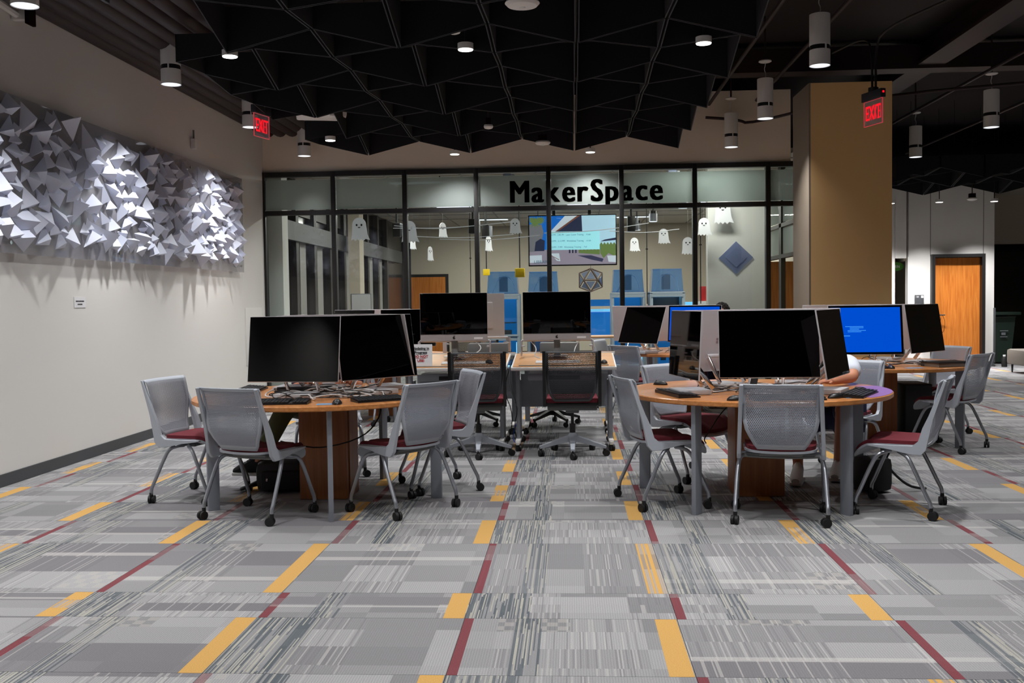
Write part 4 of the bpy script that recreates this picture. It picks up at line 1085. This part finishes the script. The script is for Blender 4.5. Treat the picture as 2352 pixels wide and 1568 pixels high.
# 3D printers
def make_printer(bay='printer_inside'):
    t = thing('printer_cabinet', '', '3d printer', (0, 0, 0), 0, 'tall grey 3d printer cabinets with clear domes')
    obj('cabinet', B().box((-.31, 0, .76), (.06, .6, 1.50), bev=.01).box((.31, 0, .76), (.06, .6, 1.50), bev=.01).box((0, .28, .76), (.6, .04, 1.5)).box((0, 0, .03), (.66, .6, .06)).box((0, 0, 1.50), (.68, .6, .05), bev=.01).box((0, 0, .62), (.6, .56, .05)), 'printer_grey', t)
    obj('lower_bay', B().box((0, .24, .32), (.54, .02, .5)), 'printer_inside', t)
    obj('light_strip', B().box((.262, -.2, .34), (.012, .03, .44)).box((0, -.2, .085), (.5, .03, .02)).box((0, .1, 1.44), (.5, .3, .02)), 'printer_lit', t)
    obj('tray', B().box((0, 0, .95), (.5, .4, .02)).box((0, .1, .72), (.3, .3, .16), bev=.01), 'printer_window', t)
    obj('upper_bay', B().box((0, .24, 1.05), (.54, .02, .74)), bay, t)
    obj('spool', B().cyl((-.06, .1, .28), .12, .1, 'x').cyl((.1, .1, .28), .12, .08, 'x'), 'printer_window', t)
    obj('door_frame', B().box((0, -.31, .70), (.62, .02, .04)).box((0, -.31, 1.45), (.62, .02, .05)), 'printer_grey', t)
    b = B().prism([(-.31, 1.53), (.31, 1.53), (.28, 1.96), (-.28, 1.96)], -.27, .27, 'xz'); obj('dome', b, 'printer_dome', t)
    obj('dome_rim', B().box((0, 0, 1.965), (.57, .55, .012)).box((0, 0, 1.535), (.64, .56, .012)), 'printer_dome', t)
    obj('print_head', B().box((0, .05, 1.72), (.17, .1, .3), bev=.01), 'box_dark', t)
    obj('feed_tube', B().tube([(.24, 0, 1.54), (.2, 0, 1.8), (.05, 0, 1.9), (-.1, 0, 1.84), (-.22, 0, 1.55)], .008), 'cable_white', t)
    return t
pr = make_printer(); pr2 = make_printer('printer_window')
for x, y, lb in ((-1.36, 20.2, 'grey 3d printer with blue lit bays right of the turned away silver computer'), (-.56, 20.6, 'grey 3d printer behind the right desk computer'), (1.13, 20.2, '3d printer left of the last, behind the window mullion'), (1.88, 20.0, 'rightmost tall 3d printer with dark window'),):
    place(pr2 if x > 1.5 else pr, (x, y, 0), 0, lb)
bc = thing('blue_counter', 'long glowing blue counter between the 3d printers', 'counter', (.28, 21.2, 0))
obj('front_panel', B().box((0, 0, .85), (1.9, .4, .55)), 'blue_counter', bc); obj('worktop', B().box((0, 0, 1.16), (1.95, .5, .05)), 'blue_edge', bc); obj('upper_shelf', B().box((0, .1, 1.32), (1.9, .3, .14)), 'printer_inside', bc); obj('leg', B().box((-.9, 0, .3), (.06, .4, .6)).box((.9, 0, .3), (.06, .4, .6)), 'mech_grey', bc)
bc2 = thing('blue_counter', 'short blue counter right of the printers by the white wall end', 'counter', (2.5, 21.6, 0))
obj('front_panel', B().box((0, 0, .8), (.6, .4, .6)), 'blue_counter', bc2); obj('worktop', B().box((0, 0, 1.25), (.62, .45, .12)), 'blue_edge', bc2); obj('leg', B().box((0, 0, .25), (.5, .3, .5)), 'mech_grey', bc2)
t = thing('gear_model', 'yellow and blue model beside the rightmost 3d printer', 'model', (2.28, 19.5, 1.08)); obj('yellow_parts', B().box((0, 0, .02), (.12, .05, .05), bev=.01).box((-.03, 0, .10), (.07, .05, .06), bev=.01), 'yellow_box', t); obj('plinth', B().box((0, .05, -.5), (.3, .2, 1.0)), 'blue_counter', t)
t = thing('red_box', 'red box on white shelf at end of the makerspace', 'box', (2.72, 20.9, 1.33)); obj('body', B().box((0, 0, .15), (.12, .1, .3), bev=.005), 'red_box', t)
t = thing('shelf_unit', 'white shelf unit under the red box in the makerspace', 'shelf', (2.85, 20.9, 0)); obj('carcass', B().box((0, 0, .66), (.5, .35, 1.32), bev=.01), 'white_paint', t)
for z_ in (.4, .8): obj('shelf_front', B().box((0, -.18, z_), (.44, .01, .3)), 'alu_grey', t)
# polyhedron model
def icosa(r):
    ph = (1+5**.5)/2; P = []
    for a in (-1, 1):
        for b_ in (-ph, ph): P += [V((0, a, b_)), V((a, b_, 0)), V((b_, 0, a))]
    return [p.normalized()*r for p in P]
t = thing('polyhedron_model', 'white and brown wireframe polyhedron hanging over the blue counter', 'model', (.40, 20.2, 1.78))
P = icosa(.27); b = B(); b2 = B()
for i in range(12):
    for j in range(i+1, 12):
        if (P[i]-P[j]).length < .27*1.1: b.tube([P[i], P[j]], .012, n=6, smooth=0)
obj('struts', b, 'tv_struts', t)
from itertools import combinations
for a, c, e in combinations(range(12), 3):
    L = .27*1.1
    if (P[a]-P[c]).length < L and (P[c]-P[e]).length < L and (P[a]-P[e]).length < L:
        cc = (P[a]+P[c]+P[e])/3; q = [cc+(p-cc)*.62 for p in (P[a], P[c], P[e])]; b2._add(q+[v*.97 for v in q], [(0, 1, 2), (5, 4, 3), (0, 3, 4, 1), (1, 4, 5, 2), (2, 5, 3, 0)])
obj('facets', b2, 'plaque_blue', t, smooth=False)
obj('string', B().cyl((0, 0, .93), .003, 1.4, n=6), 'cable_black', t)
t = thing('polyhedron_model', 'small dark pyramid model on the blue counter', 'model', (1.02, 21.0, 1.40))
P = [V((-.13, -.1, 0)), V((.13, -.1, 0)), V((.13, .1, 0)), V((-.13, .1, 0)), V((0, 0, .24))]; b = B()
for i, j in ((0, 1), (1, 2), (2, 3), (3, 0), (0, 4), (1, 4), (2, 4), (3, 4)): b.tube([P[i], P[j]], .012, n=6, smooth=0)
obj('struts', b, 'frame_black', t); obj('core', B().box((0, 0, .06), (.14, .1, .1), bev=.02), 'cable_blue', t)
# yellow power reels
for x, y, z, s_, lb in ((-.86, 17.0, 1.86, .115, 'larger yellow power box hanging on black cord'), (-1.58, 18.8, 1.93, .09, 'smaller yellow power box hanging left')):
    t = thing('power_reel', lb, 'power box', (x, y, z)); obj('box', B().box((0, 0, 0), (s_*1.4, s_, s_*1.3), bev=.01), 'yellow_box', t); obj('cord', B().cyl((0, 0, (3.43-z+s_*.7)/2), .010, 3.43-z-s_*.7, n=8), 'cable_black', t)
    obj('socket_face', B().box((0, -s_/2-.003, -.01), (s_*.5, .006, s_*.4)), 'yellow_box', t)
for x, y, lb in ((-2.0, 20.0, 'thin black cord hanging before the far wooden door'), (1.32, 17.5, 'thin black cord hanging right of the television'), (2.1, 16.4, 'black cord slanting by the right window mullion')):
    z0 = 1.3
    t = tag(obj('cord_drop', B().tube([(x, y, 3.43), (x+(.0 if x < 1.5 else -.0), y, z0)], .008, smooth=0).box((x, y, 2.25), (.04, .02, .02)), 'cable_black'), lb, 'cord')
# ghosts
def make_ghost():
    t = thing('paper_ghost', '', 'paper ghost', (0, 0, 0), 0, 'white paper ghosts hung in the makerspace')
    pl = [(.085*cos(a), .06+.085*sin(a)) for a in [pi*k/12 for k in range(13)]]
    pl += [(-.09, -.06), (-.10, -.13)]+[(-.10+.2*k/8, -.135+(.02 if k % 2 else -.005)) for k in range(1, 8)]+[(.13, -.13), (.10, -.06)]
    body = obj('body', B().prism(pl, -.003, .003, 'xz'), 'ghost_glow_white', t, smooth=False)
    b = B()
    for sx in (-.03, .03): b.prism([(sx+.011*cos(2*pi*k/12), .055+.014*sin(2*pi*k/12)) for k in range(12)], -.0055, -.003, 'xz')
    b.prism([(.016*cos(a), .03+.012*sin(a)) for a in [pi+pi*k/8 for k in range(9)]], -.0055, -.003, 'xz')
    obj('face', b, 'ink_black', t)
    return t
gh = make_ghost()
for px, py, Y, s_, a, lb in ((825, 527, 15.2, 1.25, 0, 'faint large paper ghost leftmost, before the dark blinds'), (940, 533, 15.4, 1.2, .2, 'bright paper ghost half behind a mullion at left'), (948, 556, 18.5, 1.0, 1.2, 'thin edge on paper ghost just under the bright left one'),
                             (988, 583, 16.5, .85, 1.15, 'thin low paper ghost above the far wooden door'), (1017, 529, 17, .9, .9, 'greyish narrow paper ghost hanging near strings'), (1183, 520, 15.3, .85, 0, 'bright smiling paper ghost left of the television'),
                             (1122, 560, 16.5, .9, 1.0, 'narrow grey paper ghost above small yellow box'), (1524, 543, 16.0, .85, 0, 'bright winking paper ghost right of the television'), (1617, 521, 15.3, .95, 0, 'smiling paper ghost at end of white wall'),
                             (1580, 565, 18, 1.1, 0, 'dim paper ghost low left of the white wall end'), (1457, 562, 18.5, .9, .3, 'dim small paper ghost right of the television edge'), (1660, 487, 15.45, 1.3, 0, 'faint grey paper ghost on the white wall end')):
    p = atY(px, py, Y); o = place(gh, p, a, lb); o.scale = (s_, s_, s_)
    q = obj('string', B().cyl((0, 0, (3.43-p.z)/s_/2+.07), .0012, (3.43-p.z)/s_-.14, n=5), 'cable_white', o)
# garland cords
for k, (x0, y0, x1, y1, Y) in enumerate(((903, 524, 1185, 508, 15.4), (905, 518, 1075, 520, 15.1), (940, 542, 1180, 538, 15.8), (1010, 549, 1240, 540, 15.4), (1250, 535, 1490, 512, 15.7), (1400, 530, 1560, 526, 15.2))):
    a, c = atY(x0, y0, Y), atY(x1, y1, Y); mid = (a+c)/2-V((0, 0, .05))
    tag(obj('garland_cord', B().tube([a+V((0, 0, .0)), mid, c], .006, n=6, smooth=3), 'ghost_glow_white'), 'thin white cord strung level under the makerspace ceiling', 'cord', 'white cords strung between the ghosts')
# makerspace ceiling equipment
for x, y, lb in ((-2.1, 16.2, 'grey can light under makerspace ceiling at left'), (2.0, 18.0, 'grey can light under makerspace ceiling right of cord'), (1.72, 21, 'second grey can light deeper in the makerspace'), (1.55, 23.5, 'third grey can light above winking ghost'), (-.7, 22, 'grey can light behind the smiling ghost')):
    t = thing('maker_can', lb, 'ceiling light', (x, y, 3.0), 0, 'grey can lights in the makerspace'); obj('housing', B().cyl((0, 0, .07), .09, .16, n=20), 'alu_grey', t); obj('vent_band', B().cyl((0, 0, .18), .075, .06, n=20), 'black_plastic', t); obj('diffuser', B().cyl((0, 0, -.012), .08, .006, n=20), 'lamp_glow_soft', t); obj('stem', B().cyl((0, 0, .31), .01, .22, n=8), 'black_plastic', t)
for x, y, lb in ((-2.95, 17.0, 'black ceiling speaker with clear cage left of the strings'), (-1.6, 16.5, 'black bracket speaker above the narrow ghost'), (-1.5, 17.8, 'white and black speaker above small yellow box'), (1.0, 16.6, 'black bracket speaker right of the television'), (-.95, 15.4, 'blue and grey projector seen over the letter M'), (1.55, 15.4, 'grey projector seen over the letters c and e')):
    z = 2.62 if y > 16 else 3.28
    t = thing('ceiling_speaker', lb, 'speaker', (x, y, z)); obj('cabinet', B().box((0, 0, 0), (.13, .16, .24 if z < 3 else .1), bev=.015), 'black_plastic' if y > 16 else 'plaque_blue', t); obj('grille', B().box((.09, -.0, 0), (.05, .14, .2 if z < 3 else .08), bev=.01), 'alu_grey', t); obj('bracket', B().cyl((0, 0, (3.43-z)/2+.05), .02, 3.43-z-.1, n=8), 'black_plastic', t)
t = thing('whiteboard', 'small white board on easel before the dark blinds', 'whiteboard', (-3.55, 16.8, 0), .35)
obj('board', B().box((0, 0, 1.27), (.32, .02, .52)), 'paper', t); obj('frame', B().box((0, .012, 1.27), (.35, .012, .55)), 'alu_grey', t); obj('easel_leg', B().box((-.12, .05, .52), (.02, .02, 1.04)).box((.12, .05, .52), (.02, .02, 1.04)), 'alu_grey', t)
t = thing('diamond_plaque', 'bluish see through diamond plaque on white wall end', 'plaque', (2.535, 15.578, 2.0))
obj('plate', B().prism([(0, .25), (.26, 0), (0, -.25), (-.26, 0)], -.01, .01, 'xz'), 'plaque_glass', t); obj('inner_diamond', B().prism([(0, .15), (.16, 0), (0, -.15), (-.16, 0)], -.02, -.011, 'xz'), 'plaque_glass', t)
t = thing('long_worktable', 'wooden worktable behind the 3d printers row with grey stools', 'table', (.6, 17.6, 0)); obj('tabletop', B().box((0, 0, .74), (1.8, .7, .03)), 'wood_desk', t)
for a in (-.85, .85): obj('leg', B().box((a, 0, .36), (.05, .6, .72)), 'alu_grey', t)
for x, y, e in ((-2.6, 17, 1), (0, 17, 1), (2.6, 18.2, .8), (-2.4, 21.5, 1), (.4, 21.5, 1), (3.2, 21.5, 1), (-2, 25, 1), (1.5, 25, 1), (1.9, 14.75, .4)):  # panels put in to light the lab, the last to brighten the wall stub
    t = thing('added_panel_light', 'flat lit panel added to the makerspace ceiling', 'ceiling light', (x, y, 3.40), 0, 'lit panels added to the makerspace ceiling')
    obj('diffuser', B().box((0, 0, .012), (.9, .25, .008)), 'lamp_glow_soft', t); obj('frame', B().box((0, 0, .018), (.95, .3, .01)), 'lamp_white', t)
    area(x, y, 3.395, .9, .25, 75*e, (1, .96, .88))
area(-.5, 19.6, 1.2, 1.5, .5, 0.1, (.3, .6, 1))

# ------------------------------------------------------------------ people
def skin_mesh(name, verts, edges, radii, mt, parent, root=0, sub=2):
    me = bpy.data.meshes.new(name); me.from_pydata([V(v) for v in verts], edges, []); me.materials.append(MAT[mt])
    o = bpy.data.objects.new(name, me); COL.objects.link(o)
    if parent: o.parent = parent
    md = o.modifiers.new('skin', 'SKIN'); md.use_smooth_shade = True
    lay = me.skin_vertices[0].data if len(me.skin_vertices) else None
    if lay is None: me.skin_vertices.new() if hasattr(me.skin_vertices, 'new') else None
    lay = me.skin_vertices[0].data
    for i, r in enumerate(radii):
        lay[i].radius = (r, r) if not isinstance(r, tuple) else r; lay[i].use_root = (i == root)
    s_ = o.modifiers.new('sub', 'SUBSURF'); s_.levels = sub; s_.render_levels = sub
    return o
def person(loc, rz, label, J, shirt, trousers, shoe, hair, bare_legs=False, sleeve='short'):
    """J: joints in local metres, +y is forward"""
    t = thing('person', label, 'person', loc, rz)
    hip, chest, neck, head = J['hip'], J['chest'], J['neck'], J['head']
    vs = [hip, tuple((a+b_)/2 for a, b_ in zip(hip, chest)), chest, neck]; ed = [(0, 1), (1, 2), (2, 3)]; rd = [(.15, .12), (.135, .11), (.16, .12), .055]
    def chain(start, pts, rs):
        k = start
        for p, r in zip(pts, rs): vs.append(p); rd.append(r); ed.append((k, len(vs)-1)); k = len(vs)-1
        return k
    for s_ in ('l', 'r'):
        e = chain(2, [J['sh_'+s_], J['el_'+s_], J['wr_'+s_], J['ha_'+s_]], [.055, .042, .028, (.040, .018)])
        d_ = (V(J['ha_'+s_])-V(J['wr_'+s_])).normalized(); side = d_.cross(V((0, 0, 1))).normalized(); hp = V(J['ha_'+s_])
        for f in range(4):
            off = side*(.028-.0187*f); L = (.062, .072, .068, .052)[f]
            chain(e, [tuple(hp+off+d_*.035), tuple(hp+off+d_*(.035+L*.5)+V((0, 0, -.006))), tuple(hp+off+d_*(.035+L)+V((0, 0, -.022)))], [.0095, .009, .008])
        sg_ = 1 if s_ == 'l' else -1
        chain(e, [tuple(hp+side*.04*(-sg_)-d_*.02), tuple(hp+side*.058*(-sg_)+d_*.015+V((0, 0, -.012)))], [.011, .009])
        chain(0, [J['hp_'+s_], J['kn_'+s_], J['an_'+s_], J['to_'+s_]], [.095, .062, .040, .020])
    skin_mesh('body', vs, ed, rd, 'skin_tone', t)
    b = B(); hd_ = V(head)
    b.sphere((0, 0, 0), 1, 20, (.078, .098, .118)); b.sphere((0, .098, -.012), .014, 8, (1, 1.4, 1.6))
    for sx in (-1, 1): b.sphere((sx*.079, -.005, 0), .02, 8, (.5, 1, 1.5))
    rot = M4.Translation(hd_) @ M4.Rotation(J.get('nod', -.3), 4, 'X')
    h_ = obj('head', b.xf(rot), 'skin_tone', t)
    b = B(); 
    for sx in (-1, 1): b.sphere((sx*.03, .090, .012), .011, 8)
    obj('eyes', b.xf(rot), 'ink_black', h_); obj('mouth', B().sphere((0, .088, -.052), .02, 8, (1, .4, .3)).xf(rot), 'letter_maroon', h_)
    b = B(); q = random.Random(2)
    b.sphere((0, -.018, .03), 1, 16, (.088, .100, .105))
    for k in range(160 if hair == 'curly' else 60):
        a, e = q.uniform(0, 2*pi), q.uniform(.0, pi/2); b.sphere((.088*cos(a)*cos(e), -.022+.098*sin(a)*cos(e)*(1 if sin(a) < 0 else .75), .035+.098*sin(e)), q.uniform(.012, .026), 6)
    obj('hair', b.xf(rot), 'hair_dark', t)
    # clothes
    c1 = [hip, chest]; mid = V(hip).lerp(V(chest), .5)
    sv = [hip, tuple(mid), chest, tuple(V(chest).lerp(V(neck), .55)), J['sh_l'], J['sh_r']]; se = [(0, 1), (1, 2), (2, 3), (2, 4), (2, 5)]; sr = [(.165, .135), (.15, .125), (.165, .125), .07, .070, .070]
    for s_, k in (('l', 4), ('r', 5)):
        p = V(J['sh_'+s_]).lerp(V(J['el_'+s_]), (.85 if sleeve == 'short' else 1.0)); sv.append(tuple(p)); se.append((k, len(sv)-1)); sr.append(.070 if sleeve == 'short' else .055)
    skin_mesh('shirt', sv, se, sr, shirt, t)
    tv_ = [hip, J['hp_l'], J['hp_r']]; te = [(0, 1), (0, 2)]; tr_ = [.16, .115, .115]
    for s_, k in (('l', 1), ('r', 2)):
        f = .7 if bare_legs else 1
        p = V(J['hp_'+s_]).lerp(V(J['kn_'+s_]), f); tv_.append(tuple(p)); te.append((k, len(tv_)-1)); tr_.append(.088 if bare_legs else .080); kk = len(tv_)-1
        if not bare_legs: p = V(J['kn_'+s_]).lerp(V(J['an_'+s_]), .9); tv_.append(tuple(p)); te.append((kk, len(tv_)-1)); tr_.append(.062)
    skin_mesh('trousers', tv_, te, tr_, trousers, t)
    for s_ in ('l', 'r'):
        an, to = V(J['an_'+s_]), V(J['to_'+s_]); d_ = (to-an); d_.z = 0; L = d_.length; d_.normalize(); side = V((0, 0, 1)).cross(d_)
        z0 = to.z-.04
        b = B(); sec = []
        for u, wd, hh in ((-.065, .030, .135), (-.03, .038, .15), (.03, .042, .14), (.09, .046, .10), (.15, .046, .07), (.195, .030, .04)):
            c = an+d_*u; c.z = z0
            sec.append([c+side*wd*cos(a)*1.0+V((0, 0, max(.0, .012+hh*.5+hh*.5*sin(a)))) for a in [2*pi*k/10 for k in range(10)]])
        vv = [p for s2 in sec for p in s2]; fs = [(i*10+k, i*10+(k+1) % 10, (i+1)*10+(k+1) % 10, (i+1)*10+k) for i in range(5) for k in range(10)]+[tuple(range(9, -1, -1)), tuple(range(50, 60))]
        b._add(vv, fs); so = obj('shoe', b, shoe, t)
        b = B(); c = an+d_*.06; 
        b.box((c.x, c.y, z0+.012), (.088, .275, .024), rot=(0, 0, atan2(d_.y, d_.x)-pi/2), bev=.008); obj('sole', b, 'shoe_white', so)
        if shoe == 'shoe_black':
            b = B()
            for k in range(5):
                p = an+d_*(.02+.022*k); z = z0+.150-.016*k; b.tube([p+side*.03+V((0, 0, z-p.z)), p-side*.03+V((0, 0, z-p.z+.004))], .004, n=5, smooth=0)
            obj('laces', b, 'shoe_white', so)
    return t
def seated(lean=.25, reach=.38, hz=.53, **k):
    J = dict(hip=(0, -.08, hz), chest=(0, -.08+lean, hz+.36), neck=(0, -.02+lean*1.35, hz+.50), head=(0, .06+lean*1.55, hz+.60), hp_l=(-.09, -.04, hz), hp_r=(.09, -.04, hz))
    for s_, sx in (('l', -1), ('r', 1)):
        J['sh_'+s_] = (sx*.17, -.06+lean*1.1, hz+.42); J['el_'+s_] = (sx*.24, .10+lean, hz+.20); J['wr_'+s_] = (sx*.15, reach-.02+lean*.3, hz+.27); J['ha_'+s_] = (sx*.11, reach+.06+lean*.3, hz+.265)
        J['kn_'+s_] = (sx*.12, .36, hz+.02); J['an_'+s_] = (sx*.12, .34, .11); J['to_'+s_] = (sx*.13, .46, .05)
    J.update(k); return J
# in local coords of a person facing rz
def loc2(P, org, rz): 
    q = M4.Rotation(-rz, 4, 'Z') @ (V(P)-V((org[0], org[1], 0))); return tuple(q)
o1 = (-1.98, 8.0); a1 = R(-75-90)
J = seated(.16, .40)
J['kn_l'] = loc2((-1.86, 7.55, .60), o1, a1); J['an_l'] = loc2((-1.80, 7.75, .13), o1, a1); J['to_l'] = loc2((-1.75, 7.65, .05), o1, a1)
J['kn_r'] = loc2((-2.13, 7.33, .62), o1, a1); J['an_r'] = loc2((-2.36, 7.36, .21), o1, a1); J['to_r'] = loc2((-2.53, 7.38, .145), o1, a1)
person((*o1, 0), a1, 'person in olive trousers and black canvas shoes hidden behind left table monitors', J, 'navy_cloth', 'olive', 'shoe_black', 'short', sleeve='long')
o2 = (2.04, 7.98); a2 = R(232-90)
J = seated(.26, .52, .48)
for k_ in ('chest', 'neck', 'head'): J[k_] = (J[k_][0], J[k_][1]+.03, J[k_][2]-.03)
J['kn_l'] = loc2((2.0, 7.50, .56), o2, a2); J['an_l'] = loc2((2.02, 7.72, .12), o2, a2); J['to_l'] = loc2((1.97, 7.60, .05), o2, a2)
J['kn_r'] = loc2((1.70, 7.75, .56), o2, a2); J['an_r'] = loc2((1.68, 7.55, .12), o2, a2); J['to_r'] = loc2((1.63, 7.40, .05), o2, a2)
J['el_l'] = loc2((2.04, 7.38, .80), o2, a2); J['wr_l'] = loc2((1.86, 7.20, .79), o2, a2); J['ha_l'] = loc2((1.79, 7.17, .79), o2, a2); J['sh_l'] = loc2((2.08, 7.62, .90), o2, a2)
person((*o2, 0), a2, 'person in white shirt and shorts leaning over the right table', J, 'tshirt_white', 'navy_cloth', 'shoe_white', 'short', bare_legs=True)
o3 = (1.97, 13.2)
person((*o3, 0), R(-100-90), 'person with dark curly hair behind the blue lit monitor', seated(.10, .35, .58), 'box_dark', 'navy_cloth', 'shoe_black', 'curly', sleeve='long')
# bags
t = thing('backpack', 'black backpack lying on carpet behind left table pedestal', 'bag', (-2.10, 7.36, 0), .1)
obj('body', B().box((0, 0, .12), (.5, .34, .23), bev=.07), 'rubber_black', t); obj('pocket', B().box((-.05, -.17, .10), (.3, .08, .14), bev=.03), 'shoe_black', t); obj('strap', B().tube([(-.2, -.1, .1), (-.35, -.15, .03), (-.38, -.02, .02), (-.22, .05, .04)], .012), 'rubber_black', t)
obj('zip_pull', B().box((-.15, -.215, .11), (.012, .006, .02)), 'chrome', t)
t = thing('backpack', 'black bag with straps on carpet beside right table leg', 'bag', (2.12, 7.2, 0), .4)
obj('body', B().box((0, 0, .13), (.22, .2, .25), bev=.06), 'rubber_black', t); obj('strap', B().tube([(.0, -.05, .24), (.1, -.08, .32), (.1, .0, .2), (.2, -.1, .05), (.33, -.12, .015), (.38, -.1, .012)], .009), 'rubber_black', t)
t = thing('tower_computer', 'black computer tower standing under the far right table', 'computer', (3.30, 9.95, 0)); obj('case', B().box((0, 0, .28), (.26, .42, .52), bev=.01), 'rubber_black', t); obj('front_panel', B().box((0, -.212, .28), (.24, .01, .5)), 'box_dark', t)
